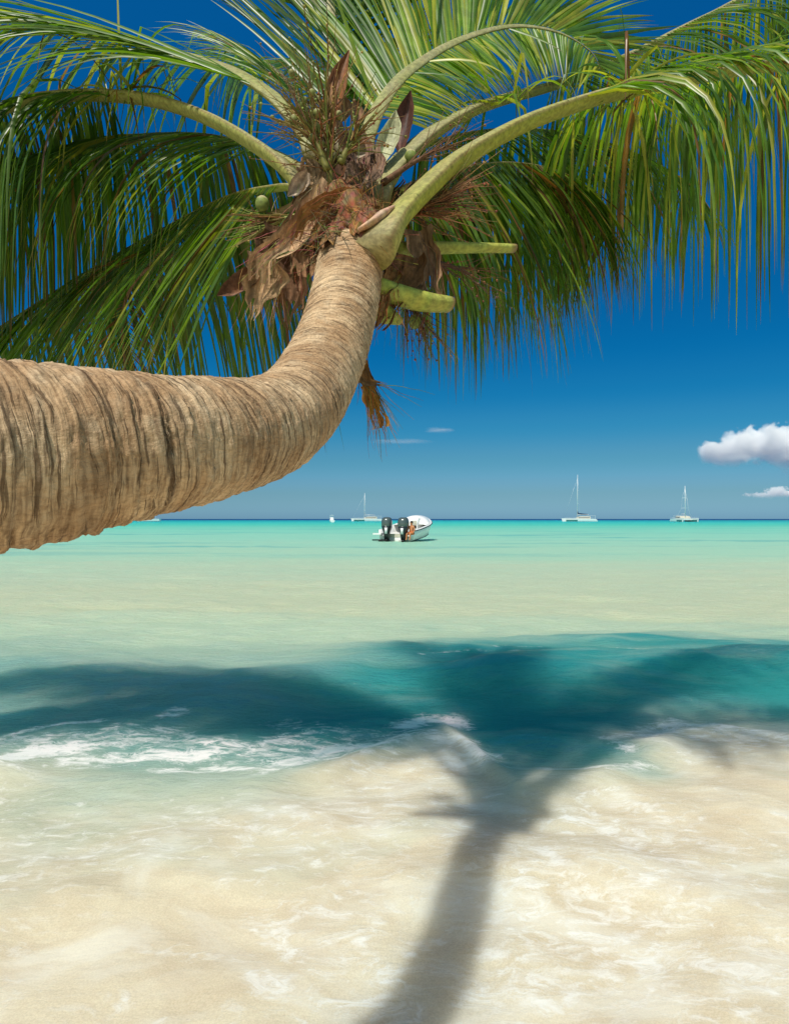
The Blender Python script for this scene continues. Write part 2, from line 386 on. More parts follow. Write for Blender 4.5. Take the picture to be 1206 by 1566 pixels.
def frond(pts, bare, L=.9, n=95, r0=.05, up=(0, 0, 1), droop=1.8, ang=(62, 22), vee=(18, 10), wid=.024, sides=(1, -1),
          dead=.04, young=.08, tone=1.0, flare=1.8, kinks=.12, lprof=(.7, 1.0, .45), tipdry=.5, petcol=((.30, .33, .055), (.24, .27, .06)), label=None, jit=7, start_droop=0, nr=64, flat=.62):
    W = [P(*p) for p in pts]; S, tot = catmull(W, nr); up = Vector(up).normalized()
    mb = MB(); rad = []; cols = []
    for i in range(nr):
        u = i/(nr-1)
        r = r0*(1-u)**.75*.86 + .0035 + r0*.14*(1-u)
        r *= 1 + (flare-1)*math.exp(-(u*tot/.10)**2)
        rad.append(r)
        m = min(1, u*2.2); base = math.exp(-(u*tot/.14)**2)
        c = [petcol[0][k]*(1-m) + petcol[1][k]*m for k in range(3)]
        c = [c[k]*(1-.45*base) + (.40, .30, .17)[k]*.45*base for k in range(3)]
        cols.append(c)
    ph = random.random()*6
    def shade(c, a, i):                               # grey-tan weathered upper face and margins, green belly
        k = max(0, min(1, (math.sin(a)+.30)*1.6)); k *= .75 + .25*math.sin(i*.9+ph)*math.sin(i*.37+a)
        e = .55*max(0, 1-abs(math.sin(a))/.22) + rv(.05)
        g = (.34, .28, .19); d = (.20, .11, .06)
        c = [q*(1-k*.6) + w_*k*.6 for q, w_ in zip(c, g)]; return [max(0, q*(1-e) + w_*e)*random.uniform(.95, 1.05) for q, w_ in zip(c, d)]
    mb.tube(S, rad, 22, flat, up, cols=cols, top=.5, shade=shade)
    st = mb.build('frond', M['petiole'], palm)
    if label: st['label'] = label
    lf = MB()
    base_kw = dict(L=L, n=n, ang=ang, vee=vee, droop=droop, wid=wid, lprof=lprof, tone=tone, young=young)
    for sd_ in sides:
        sg, kw = sd_ if isinstance(sd_, tuple) else (sd_, {})
        kw = {**base_kw, **kw}; L, n, ang, vee, droop, wid, lprof, tone, young = [kw[q] for q in ('L', 'n', 'ang', 'vee', 'droop', 'wid', 'lprof', 'tone', 'young')]; n = int(n*1.45); wid *= .66
        for i in range(n):
            u = bare + (1-bare)*(i + random.random()*.7)/n; x = u*(nr-1); j = min(int(x), nr-2)
            p = S[j].lerp(S[j+1], x-j); t = (S[j+1]-S[j]).normalized()
            b = t.cross(up)
            if b.length < .05: continue
            b.normalize(); nn = b.cross(t).normalized(); v = (u-bare)/(1-bare)
            a = R(ang[0] + (ang[1]-ang[0])*v + rv(jit)); ve = R(vee[0] + (vee[1]-vee[0])*v + rv(jit))
            if random.random() < .07: a += R(rv(25)); ve += R(rv(30))
            d = t*math.cos(a) + (b*sg*math.cos(ve) + nn*math.sin(ve))*math.sin(a)
            le = L*(lprof[0] + (lprof[1]-lprof[0])*min(1, v/.3)) if v < .3 else L*(lprof[1] + (lprof[2]-lprof[1])*((v-.3)/.7)**1.6)
            le *= random.uniform(.82, 1.08)
            wv = d.cross(nn); wv.normalize(); tw = R(rv(38)); wv = wv*math.cos(tw) + wv.cross(d)*math.sin(tw)
            c = leafcol(dead, young, tone)
            lf_tip = random.choice(BROWN) if random.random() < tipdry else None
            leaflet(lf, p + b*sg*rad[j]*.8, d, wv, le, wid*random.uniform(.75, 1.2), droop*random.uniform(.6, 1.5) + start_droop*max(0, 1-v*4),
                    c, 8, random.uniform(.15, .6) if random.random() < kinks else None, lf_tip)
    lo = lf.build('leaflets', M['leaf'], st)
    return st, S, lf

# near right frond, petiole crossing the crown
F1 = frond([(558, 384, 2.07), (577, 358, 2.10), (605, 326, 2.18), (645, 286, 2.28), (700, 240, 2.44), (800, 186, 2.7), (900, 151, 2.9), (960, 136, 3.0), (1080, 114, 3.1), (1206, 98, 3.15), (1400, 110, 3.15), (1650, 210, 3.05), (1850, 370, 2.95)],
      .32, 1.30, 150, .076, droop=7.5, ang=(76, 30), vee=(-14, -2), wid=.031, flare=1.6, dead=.08, young=.22, tone=1.25, kinks=.2, label='broad yellow-green frond stalk sweeping right', petcol=((.37, .37, .04), (.34, .34, .06)), lprof=(.8, 1, .5))
F2 = frond([(562, 318, 2.42), (590, 268, 2.5), (640, 215, 2.62), (700, 176, 2.85), (760, 152, 3.1), (860, 124, 3.5), (960, 84, 3.8), (1080, 24, 4.1), (1250, -50, 4.4), (1500, -60, 4.7), (1750, 10, 4.8)],
      .26, 1.35, 150, .056, droop=4.8, ang=(76, 28), vee=(-46, -12), wid=.032, flare=1.5, petcol=((.30, .31, .07), (.27, .28, .07)))
F3 = frond([(548, 250, 2.5), (562, 205, 2.58), (585, 155, 2.7), (625, 108, 2.85), (700, 62, 3.05), (780, 40, 3.2), (850, 48, 3.3), (900, 76, 3.36), (918, 104, 3.4)],
      .16, .95, 130, .030, up=(.1, -1, .25), droop=.3, ang=(46, 40), vee=(0, 0), wid=.036, jit=3, kinks=.01, young=.3, dead=0, tone=1.5, lprof=(.75, 1, .6),
      sides=((-1, {}), (1, dict(L=.34, ang=(72, 95), n=150, droop=2.0, lprof=(.9, 1, .8), wid=.026, tone=1.6))))
F4 = frond([(512, 235, 2.55), (510, 170, 2.65), (509, 110, 2.8), (508, 50, 2.95), (505, -10, 3.1), (498, -90, 3.3), (480, -200, 3.55), (450, -330, 3.8)],
      .10, 1.15, 130, .022, up=(.25, -1, .3), droop=.35, ang=(38, 24), vee=(5, 0), wid=.03, jit=4, kinks=.03, dead=.01, lprof=(.8, 1, .6), petcol=((.42, .40, .20), (.42, .40, .22)))
F5 = frond([(545, 235, 2.65), (556, 180, 3.0), (580, 138, 3.5), (625, 108, 4.1), (690, 105, 4.7)],
      .2, .42, 50, .024, up=(.2, -.6, .8), droop=.8, ang=(55, 30), jit=5, kinks=.02, nr=40, wid=.03)
F6 = frond([(492, 240, 2.5), (462, 195, 2.6), (430, 158, 2.7), (390, 127, 2.82), (330, 97, 3.0), (200, 63, 3.25), (100, 44, 3.4), (0, 24, 3.5), (-200, 5, 3.65), (-500, 50, 3.75), (-800, 190, 3.8)],
      .11, 1.6, 130, .036, up=(0, -.45, 1), droop=.25, ang=(30, 18), vee=(2, 2), wid=.034, jit=4, kinks=.05, tone=1.45, young=.2, lprof=(.9, 1, .5),
      sides=((-1, {}), (-1, dict(ang=(44, 22), L=1.25, droop=.9, tone=1.1, n=110)), (1, dict(vee=(-38, -30), L=1.2, n=100, droop=1.0, tone=1.0))))
F7 = frond([(500, 352, 2.26), (484, 318, 2.28), (460, 280, 2.36), (420, 240, 2.52), (340, 190, 2.82), (270, 162, 3.08), (200, 148, 3.25), (100, 146, 3.4), (0, 168, 3.5), (-200, 270, 3.6), (-450, 460, 3.6), (-600, 640, 3.5)],
      .37, 1.32, 170, .054, droop=6.5, ang=(80, 32), vee=(-45, -15), wid=.034, flare=1.25, kinks=.2, dead=.06, label='broad pale green frond stalk arching left', petcol=((.36, .35, .09), (.31, .32, .09)), lprof=(.85, 1, .5))
F8 = frond([(490, 305, 2.5), (460, 288, 2.65), (425, 286, 2.85), (350, 303, 3.2), (255, 350, 3.6), (150, 408, 3.9), (50, 470, 4.05), (-100, 570, 4.1), (-250, 700, 4.1)],
      .10, 1.15, 135, .028, droop=.9, ang=(84, 42), vee=(-62, -42), wid=.04, jit=6, kinks=.05, dead=.02, tone=.9, lprof=(1.0, 1, .5))
F9 = frond([(560, 320, 2.5), (620, 285, 2.65), (700, 258, 2.9), (780, 250, 3.15), (850, 262, 3.35), (905, 292, 3.5), (940, 340, 3.55)],
      .12, 1.0, 125, .026, droop=3.0, ang=(92, 62), vee=(-72, -55), wid=.028, dead=.1, kinks=.06, lprof=(.7, 1, .5))
F10 = frond([(560, 270, 2.6), (640, 225, 3.0), (740, 200, 3.4), (840, 200, 3.8), (930, 220, 4.1), (1010, 260, 4.35), (1060, 310, 4.5)],
      .18, 1.1, 85, .026, droop=4.2, ang=(80, 45), vee=(-60, -35), wid=.034, dead=.06)
F11 = frond([(480, 265, 2.6), (400, 225, 3.0), (280, 205, 3.4), (140, 225, 3.75), (-50, 300, 4.0), (-250, 430, 4.1)],
      .14, 1.2, 130, .028, droop=4.0, ang=(72, 30), vee=(-38, -15), wid=.036)
F12 = frond([(480, 300, 2.65), (400, 335, 3.1), (300, 375, 3.5), (215, 420, 3.8), (188, 480, 3.95), (192, 560, 4.0), (205, 640, 4.0)],
      .45, .6, 50, .02, droop=2.8, ang=(70, 40), vee=(-10, 0), wid=.016, dead=.7, tipdry=.8, petcol=((.2, .15, .06), (.2, .11, .05)), label='withered brown frond hanging behind the others')
F13 = frond([(505, 240, 2.7), (470, 170, 3.2), (430, 115, 3.8), (395, 92, 4.4), (365, 110, 4.9)],
      .3, .8, 50, .024, droop=1.0, ang=(50, 30), wid=.03, nr=40, young=.3, tone=1.3)

# stray bent leaflets where the leaflets begin on the two near fronds, and a lone spike at upper left
def strays(parent, pts, n, seed, lo, hi, up_bias, L=(.25, .6), lean=Vector((0, 0, 0))):
    random.seed(seed); mb = MB()
    for i in range(n):
        p = P(*[random.uniform(a, b) for a, b in zip(lo, hi)])
        d = Vector((rv(.8), rv(.6), random.uniform(*up_bias))) + lean
        c = leafcol(.1, .4, 1.4); le = random.uniform(*L)
        leaflet(mb, p, d, Vector((rv(1), rv(1), rv(.3))) + Vector((.01, .4, 0)), le, random.uniform(.008, .02), random.uniform(4, 9), c, 11, random.choice([None, .3, .5]), random.choice(BROWN))
    return mb.build('leaflets', M['leaf'], parent)
strays(F1[0], None, 26, 5, (945, 128, 2.92), (990, 146, 3.0), (-.2, 1.1))
strays(F7[0], None, 30, 6, (150, 142, 3.25), (225, 152, 3.28), (-.2, 1.0))
strays(F2[0], None, 16, 8, (750, 145, 2.9), (800, 160, 2.95), (-.2, .8))
random.seed(21)
mb = MB()
leaflet(mb, P(186, 148, 3.25), Vector((-.03, 0, 1)), Vector((1, 0, 0)), .70, .016, .15, (.30, .28, .05), 8)
leaflet(mb, P(215, 120, 3.25), Vector((-.35, 0, 1)), Vector((1, 0, 0)), .2, .013, 1, (.22, .25, .05), 6)
mb.build('leaflets', M['leaf'], F7[0])

# ---- fibre, torn sheaths, spathes, stubs, flower stalks in the crown's heart
random.seed(33)
def ribbon(mb, path, widths, col, rag=.25, ncross=7, cup=.3, face=Vector((0, -1, 0)), fr=26, tail=True):
    """a sheet of leaf sheath following a path: fibre streaks along it, uneven margins, an end torn into tatters"""
    fr = fr*2; nc = ncross if not tail else 15
    S, tot = catmull(path, fr); prev = None; ph = random.random()*9; ph2 = random.random()*9
    colf = [random.uniform(.55, 1.35) for _ in range(nc)]; tat = [random.uniform(.62, 1.15) for _ in range(nc)]
    wav = [rv(.10) for _ in range(nc)]
    for i, p in enumerate(S):
        u = i/(fr-1); t = (S[min(i+1, fr-1)]-S[max(i-1, 0)]).normalized(); b = t.cross(face).normalized(); n = b.cross(t)
        wd = np.interp(u, np.linspace(0, 1, len(widths)), widths); ids = []
        for k in range(nc):
            v = k/(nc-1)*2-1
            e = 1 + rag*.45*(math.sin(u*9+ph+v*2) + .5*math.sin(u*23+ph2+v))
            q = p + b*v*wd*.5*e - n*(1-v*v)*wd*cup + n*wd*(wav[k]*u + .05*math.sin(u*7+v*5+ph)) + n*rv(.012)*wd
            f = colf[k]*(1 + .18*math.sin(u*6+ph+k*.6))*random.uniform(.92, 1.08)
            ids.append(mb.vert(q, [c*f for c in col]))
        if prev:
            for k in range(nc-1):
                if tail and u > tat[k]: continue
                mb.f.append((prev[k], prev[k+1], ids[k+1], ids[k]))
        prev = ids
def strand(mb, p, d, L, r, col, droop=2.0, seg=6, wob=.15):
    pts = [p]; d = d.normalized()
    for k in range(seg):
        p = p + d*L/seg; d = (d + Vector((rv(wob), rv(wob), rv(wob) - droop*L/seg))).normalized(); pts.append(p)
    mb.tube(pts, [r*(1-.75*k/seg) for k in range(seg+1)], 4, 1, col=col, cap=False)
    return pts
def sheath(path, widths, col, label=None, strands=14, **kw):
    mb = MB(); W = [P(*p) for p in path]; ribbon(mb, W, widths, col, **kw)
    S, _ = catmull(W, 20)
    fc = kw.get('face', Vector((0, -1, 0)))
    for i in range(strands*3):                        # loose fibres lying along the sheet and fraying from its end
        j0 = random.randint(0, 13); v = rv(.55); t = (S[min(j0+3, 19)]-S[j0]).normalized(); b = t.cross(fc).normalized(); n = b.cross(t)
        wd = np.interp(j0/19, np.linspace(0, 1, len(widths)), widths)
        p0 = S[j0] + b*v*wd - n*(1-4*v*v*.8)*wd*kw.get('cup', .3) - n*.004
        strand(mb, p0, t + b*rv(.25) - n*rv(.15), random.uniform(.08, .2), .0011, [c*random.uniform(.5, 1.6) for c in col], 2, 7, .18)
    o = mb.build('leaf_sheath', M['fibre'], palm)
    if label: o['label'] = label
    return o
TANS = (.41, .26, .14); GREYT = (.47, .30, .17); REDB = (.19, .10, .05); DKB = (.10, .05, .026); ORB = (.33, .16, .06)
sheath([(505, 275, 2.20), (480, 318, 2.16), (445, 362, 2.13), (405, 392, 2.12), (398, 430, 2.13)], [.05, .09, .085, .07, .10], GREYT, 'pale tan torn sheath curling down left of the trunk', cup=.35)
sheath([(405, 385, 2.15), (402, 420, 2.16), (392, 460, 2.18), (385, 490, 2.2)], [.10, .14, .08, .012], TANS, rag=.5)
sheath([(450, 380, 2.2), (448, 425, 2.2), (440, 470, 2.22), (443, 505, 2.24)], [.12, .13, .09, .012], (.27, .15, .085), rag=.5)
sheath([(430, 340, 2.22), (425, 385, 2.22), (420, 430, 2.22)], [.12, .14, .07], REDB, rag=.4)
sheath([(480, 330, 2.18), (468, 375, 2.14), (470, 420, 2.12)], [.12, .10, .05], (.30, .16, .08))
sheath([(475, 240, 2.28), (480, 285, 2.22), (455, 335, 2.2), (420, 372, 2.2)], [.03, .06, .07, .05], TANS)
sheath([(500, 255, 2.25), (492, 290, 2.2), (500, 325, 2.17)], [.03, .06, .05], GREYT)
sheath([(560, 300, 2.16), (520, 310, 2.12), (485, 335, 2.1), (465, 372, 2.12)], [.05, .10, .11, .07], ORB, cup=.45)
sheath([(590, 325, 2.2), (545, 335, 2.1), (505, 352, 2.08), (490, 385, 2.09)], [.06, .09, .10, .05], REDB, cup=.5)
sheath([(640, 345, 2.3), (648, 385, 2.28), (652, 430, 2.27), (668, 468, 2.27)], [.09, .10, .09, .06], (.29, .175, .105), 'grey-brown sheath hanging right of the trunk', rag=.4)
sheath([(625, 380, 2.25), (612, 425, 2.2), (590, 470, 2.17), (575, 500, 2.16)], [.12, .12, .09, .05], (.24, .12, .055), rag=.4)
sheath([(655, 440, 2.28), (640, 462, 2.26), (645, 482, 2.27)], [.05, .08, .02], (.17, .105, .065))
sheath([(605, 405, 2.2), (590, 440, 2.12), (580, 480, 2.1)], [.05, .06, .05], ORB, rag=.5)
sheath([(560, 220, 2.35), (558, 260, 2.28), (535, 285, 2.22)], [.10, .12, .08], (.24, .15, .10))
sheath([(545, 195, 2.4), (550, 235, 2.32), (560, 268, 2.3)], [.05, .09, .10], (.22, .13, .09))
sheath([(548, 548, 1.98), (556, 575, 1.99), (570, 612, 2.0), (580, 655, 2.01)], [.05, .035, .045, .06], (.36, .185, .05), 'loose orange fibre hanging under the bend of the trunk', rag=.7, strands=26)
sheath([(552, 570, 1.98), (565, 584, 1.98), (592, 588, 1.98)], [.05, .02, .006], (.22, .13, .06), strands=3)
sheath([(535, 345, 2.42), (522, 270, 2.46), (508, 205, 2.52), (500, 170, 2.56)], [.16, .20, .15, .05], DKB, rag=.4)
sheath([(560, 330, 2.45), (562, 265, 2.5), (556, 205, 2.55)], [.14, .18, .08], (.16, .085, .045), rag=.4)
sheath([(490, 330, 2.4), (478, 285, 2.42), (470, 235, 2.48)], [.14, .15, .06], (.18, .10, .055), rag=.4)
sheath([(585, 335, 2.4), (600, 300, 2.44), (622, 270, 2.5)], [.12, .12, .05], DKB, rag=.4)
# ragged collar round the trunk's top
mb = MB(); c0 = P(536, 385, 2.17); ax = (P(530, 300, 2.33) - P(536, 395, 2.17)).normalized(); bx = ax.cross(Vector((0, 1, 0))).normalized(); by = ax.cross(bx)
prev = None
for i in range(16):
    u = i/15; ids = []
    for k in range(72):
        a = k/72*2*math.pi; r = .108 + .02*math.sin(u*3.1) + .013*math.sin(3*a+u*5) + .010*math.sin(7*a-u*9+1) + rv(.005)
        z = -.05 + u*.30 + (.028*math.sin(5*a) + rv(.03))*(u < .1)
        ids.append(mb.vert(c0 + bx*math.cos(a)*r*(1-.25*u) + by*math.sin(a)*r*(1-.25*u) + ax*z, [q*random.uniform(.55, 1.3) for q in (.26, .13, .06)]))
    if prev:
        for k in range(72): mb.f.append((prev[k], prev[(k+1) % 72], ids[(k+1) % 72], ids[k]))
    prev = ids
mb.f.append(tuple(prev))
for i in range(420):                                  # loose fibres all over the collar
    a = rv(math.pi); z = random.uniform(-.07, .24); r = .115*(1-.2*max(z, 0)/.24)
    p = c0 + bx*math.cos(a)*r + by*math.sin(a)*r + ax*z
    o_ = bx*math.cos(a) + by*math.sin(a); tg = o_.cross(ax)
    strand(mb, p, o_*random.uniform(.1, .7) + tg*rv(1.2) + ax*rv(.9), random.uniform(.04, .13), random.uniform(.0009, .002), [q*random.uniform(.5, 1.6) for q in (.28, .15, .07)], 3)
mb.build('fibre_collar', M['fibre'], palm)

def spathe(path, w, col, label=None, face=Vector((0, -1, 0)), cup=.5):
    mb = MB(); ribbon(mb, [P(*p) for p in path], [.3*w, .9*w, w, .75*w, .04*w], col, rag=.04, ncross=9, cup=cup, face=face, fr=24, tail=False)
    o = mb.build('spathe', M['twig'], palm)
    if label: o['label'] = label
spathe([(500, 215, 2.3), (505, 170, 2.33), (516, 120, 2.38), (534, 76, 2.42)], .075, (.22, .085, .03), 'upright red-brown spathe')
spathe([(488, 200, 2.3), (496, 165, 2.33), (508, 125, 2.37)], .04, (.36, .18, .08))
spathe([(612, 232, 2.55), (612, 205, 2.57), (620, 170, 2.6), (628, 138, 2.62)], .075, (.085, .032, .02), 'dark brown spathe')
spathe([(583, 250, 2.45), (588, 225, 2.46), (600, 195, 2.48), (605, 168, 2.5)], .075, (.42, .42, .25), 'pale green pointed spathe')
spathe([(520, 185, 2.4), (528, 165, 2.42), (526, 145, 2.44)], .05, (.34, .2, .1))
spathe([(545, 190, 2.42), (545, 170, 2.44), (541, 150, 2.46)], .05, (.30, .17, .1))
spathe([(398, 408, 2.2), (375, 425, 2.19), (352, 440, 2.18), (332, 452, 2.17)], .075, (.15, .07, .035), 'brown pointed spathe poking out left', face=Vector((.3, -1, .5)))
spathe([(470, 262, 2.2), (455, 285, 2.2), (440, 300, 2.2)], .06, (.40, .30, .22))
spathe([(560, 233, 2.3), (545, 225, 2.28), (535, 228, 2.27)], .06, (.45, .36, .26))

def stub(path, r, name='cut_stalk', label=None, col=(.34, .36, .07), end=(.30, .17, .08), flat=.6):
    mb = MB(); S, _ = catmull([P(*p) for p in path], 18)
    cols = [[c*random.uniform(.9, 1.1) for c in col] for _ in range(17)] + [end]
    mb.tube(S, [np.interp(i/17, np.linspace(0, 1, len(r)), r) for i in range(18)], 14, flat, cols=cols)
    o = mb.build(name, M['petiole'], palm)
    if label: o['label'] = label
stub([(600, 385, 2.35), (650, 380, 2.42), (720, 379, 2.5), (785, 380, 2.58)], [.05, .036, .030, .026], label='green frond stalk cut off square')
stub([(570, 440, 2.15), (610, 452, 2.2), (650, 462, 2.24), (686, 466, 2.28)], [.055, .052, .050, .042], label='short green stalk cut to a point')
stub([(570, 470, 2.2), (590, 482, 2.22), (612, 492, 2.25)], [.05, .045, .02], col=(.26, .30, .05))
stub([(548, 352, 2.04), (572, 338, 2.05), (600, 318, 2.12)], [.012, .03, .012], col=(.60, .36, .24), end=(.5, .3, .2), flat=.5)

def flower(base, tip, n, L, cols, spread=.8, r=.0032, droop=1.5, nuts=0, nutcol=(.20, .24, .06), lean=None, label=None, forks=True):
    mb = MB(); b, t = P(*base), P(*tip); S, tot = catmull([b, b.lerp(t, .5) + Vector((0, 0, .01)), t], 12)
    mb.tube(S, [.012*(1-.6*i/11) for i in range(12)], 8, 1, col=cols[0])
    ax = (t-b).normalized(); nut = []
    for i in range(n):
        p = S[random.randint(3, 11)]; d = ax*random.uniform(.4, 1.1) + Vector((rv(spread), rv(spread), rv(spread)))
        if lean: d += Vector(lean)
        le = L*random.uniform(.5, 1.1); c = random.choice(cols); c = [q*random.uniform(.7, 1.25) for q in c]
        pts = strand(mb, p, d, le, r*random.uniform(.7, 1.3), c, droop, 7, .12)
        if forks and random.random() < .6: strand(mb, pts[3], (pts[4]-pts[3]) + Vector((rv(.03), rv(.03), rv(.03))), le*.5, r*.7, c, droop, 4, .2)
        nut += [random.choice(pts[1:5]) for _ in range(1)] if random.random() < nuts else []
        for q in pts[2:]:
            if random.random() < .22: sphere(mb, q + Vector((rv(.004), rv(.004), rv(.004))), .0034*random.uniform(.7, 1.6), [k*1.25 for k in c], 4, 5)
    o = mb.build('flower_stalk', M['twig'], palm)
    if label: o['label'] = label
    for q in nut[:12]:
        m2 = MB(); coconut(m2, q + Vector((rv(.012), -.008, rv(.012))), .0135*random.uniform(.7, 1.25), nutcol)
        m2.build('young_coconut', M['twig'], o)
def sphere(mb, c, r, col, nu=6, nv=8, sz=1.0):
    rings = []
    for i in range(1, nu):
        th = math.pi*i/nu; rings.append([Vector(c) + Vector((math.sin(th)*math.cos(2*math.pi*k/nv)*r, math.sin(th)*math.sin(2*math.pi*k/nv)*r, math.cos(th)*r*sz)) for k in range(nv)])
    mb.loft(rings[::-1], col)
def coconut(mb, c, r, col):
    n = len(mb.v); sphere(mb, c, r, col, 8, 10, 1.15)
    for i in range(n, len(mb.v)):
        f = (mb.v[i][2]-c[2])/r
        k = .8 + .35*max(0, f); mb.c[i] = (col[0]*k*1.1, col[1]*k, col[2]*k, 1)
        if f > .75: mb.c[i] = (.45, .38, .2, 1)
random.seed(44)
OLIVE = [(.16, .15, .03), (.22, .14, .04), (.20, .09, .03), (.27, .24, .05)]
RUST = [(.27, .12, .045), (.20, .08, .03), (.36, .20, .09), (.12, .05, .025)]
flower((505, 292, 2.22), (500, 175, 2.25), 85, .30, OLIVE, .8, nuts=.3, nutcol=(.27, .29, .09), lean=(-.25, 0, .15), droop=.8, label='olive flower stalk set with tiny green nuts')
flower((500, 260, 2.2), (470, 190, 2.2), 45, .26, OLIVE, .7, nuts=.15, lean=(-.3, 0, .2), droop=.8)
flower((520, 250, 2.2), (545, 210, 2.2), 25, .22, OLIVE, .6, lean=(.2, 0, .1), droop=.9)
flower((585, 345, 2.3), (665, 312, 2.38), 95, .30, RUST, .55, r=.0023, lean=(.35, 0, .05), droop=.7, label='dry rust-brown flower stalk spreading right')
flower((470, 330, 2.3), (420, 342, 2.3), 45, .20, [(.24, .22, .05), (.17, .13, .03), (.2, .1, .04)], .5, lean=(-.5, 0, -.05), droop=.5, nuts=.06, nutcol=(.2, .26, .06), label='yellow-olive flower stalk poking left')
flower((600, 440, 2.3), (640, 485, 2.32), 34, .24, [(.09, .05, .03), (.16, .08, .03), (.2, .16, .04)], .55, r=.0018, lean=(.15, 0, -.7), droop=1.2, label='dark wiry flower stalk hanging below the stubs')
flower((585, 280, 2.4), (680, 225, 2.55), 22, .28, [(.15, .07, .03), (.2, .1, .04)], .35, r=.002, lean=(.4, 0, .2), droop=.6)
flower((650, 400, 2.4), (720, 420, 2.45), 20, .22, [(.1, .05, .03), (.16, .07, .03)], .5, r=.0015, lean=(.3, 0, -.2), droop=1.2)
for (px, py, d, r) in ((401, 312, 2.28, .024), (628, 240, 2.5, .024), (634, 492, 2.3, .022)):
    mb = MB(); coconut(mb, P(px, py, d), r, (.20, .27, .06)); mb.build('young_coconut', M['twig'], palm)

# ------------------------------------------------------------------ sea, sand
def bl(X, Y, cx, cy, sx, sy, rot=0.0):
    c, s = math.cos(rot), math.sin(rot); dx, dy = X-cx, Y-cy
    return np.exp(-(((dx*c+dy*s)/sx)**2 + ((-dx*s+dy*c)/sy)**2))
def stroke(X, Y, pxs, w):
    """soft mask along a polyline given by the points of the water it covers"""
    out = np.zeros_like(X); pts = [G(*p) for p in pxs]
    for (a, b) in zip(pts[:-1], pts[1:]):
        ax, ay = a; bx_, by_ = b; vx, vy = bx_-ax, by_-ay; t = np.clip(((X-ax)*vx + (Y-ay)*vy)/(vx*vx+vy*vy), 0, 1)
        dd = np.hypot(X-ax-t*vx, Y-ay-t*vy); out = np.maximum(out, np.exp(-(dd/w)**2))
    return out

def edge_y(X):                                        # where the swash meets clear water
    pts = [G(-700, 1170), G(0, 1172), G(200, 1185), G(400, 1185), G(520, 1165), G(620, 1125), G(680, 1112), G(730, 1150), G(790, 1192), G(880, 1188), G(960, 1160), G(1025, 1112), G(1100, 1105), G(1206, 1120), G(1700, 1130)]
    xs = [p[0] for p in pts]; ys = [p[1] for p in pts]
    return np.interp(X, xs, ys)

def sea_fields(X, Y):
    wx = X + (fbm(X*1.1, Y*1.3, 5, 4)-.5)*.9; wy = Y + (fbm(X*1.2+9, Y*1.2, 6, 4)-.5)*.5
    ey = edge_y(wx)
    wash = 1/(1+np.exp(np.clip((wy-ey)/.17, -40, 40)))            # 1 = sandy swash, 0 = clear water
    # clear trough water outside the break, its teal also painting in the palm's shade
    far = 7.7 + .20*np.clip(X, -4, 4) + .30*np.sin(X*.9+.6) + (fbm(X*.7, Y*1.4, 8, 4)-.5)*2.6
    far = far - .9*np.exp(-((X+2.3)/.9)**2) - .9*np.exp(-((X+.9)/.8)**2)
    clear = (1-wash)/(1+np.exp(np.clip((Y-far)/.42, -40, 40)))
    gx, gy = G(40, 1270); wash = wash*(1 - .5*bl(X, Y, gx, gy, .75, .55, .2)*np.clip(fbm(X*2, Y*2.5, 44, 4)*1.8, 0, 1)); gx, gy = G(250, 1205); wash = wash*(1 - .45*bl(X, Y, gx, gy, .8, .28)); gx, gy = G(870, 1150); wash = wash*(1 - .5*bl(X, Y, gx, gy, .35, .3))
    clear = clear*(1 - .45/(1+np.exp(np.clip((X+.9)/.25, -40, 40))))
    return wash, clear

def sea_height(X, Y):
    h = np.zeros_like(X); rng = np.random.default_rng(3)
    fade = np.clip(60/np.maximum(Y, 1), 0, 1)
    for i in range(70):
        lam = .18*(14**rng.random()); th = rng.normal(math.pi/2, .55); k = 2*math.pi/lam; ph = rng.random()*6.28
        lo = np.clip(lam/(Y*.012+.02) - 1, 0, 1)
        h += lo*.0030*lam**.85*np.sin(k*(X*math.cos(th)+Y*math.sin(th)) + ph + 1.6*fbm(X*.4, Y*.4, i, 2))
    wash, clear = sea_fields(X, Y)
    crest = 6.4 + .25*np.sin(X*.8) + .2*np.sin(X*1.7+2)
    h += (.15 + .07*np.clip(X*.5+.5, 0, 1))*np.exp(-((Y-crest)/np.where(Y < crest, .80, 1.5))**2)*(1-.6*wash)
    h += .035*np.exp(-((Y-(edge_y(X)-.12))/.17)**2)               # little bore at the swash front
    sw = wash*np.clip((Y-1.2)/.8, 0, 1)
    h += sw*((fbm(X*1.5, Y*2.0, 15, 3)-.5)*.05 + (fbm(X*6, Y*8, 16, 3)-.5)*.006)
    return h*np.clip(fade, .0, 1)

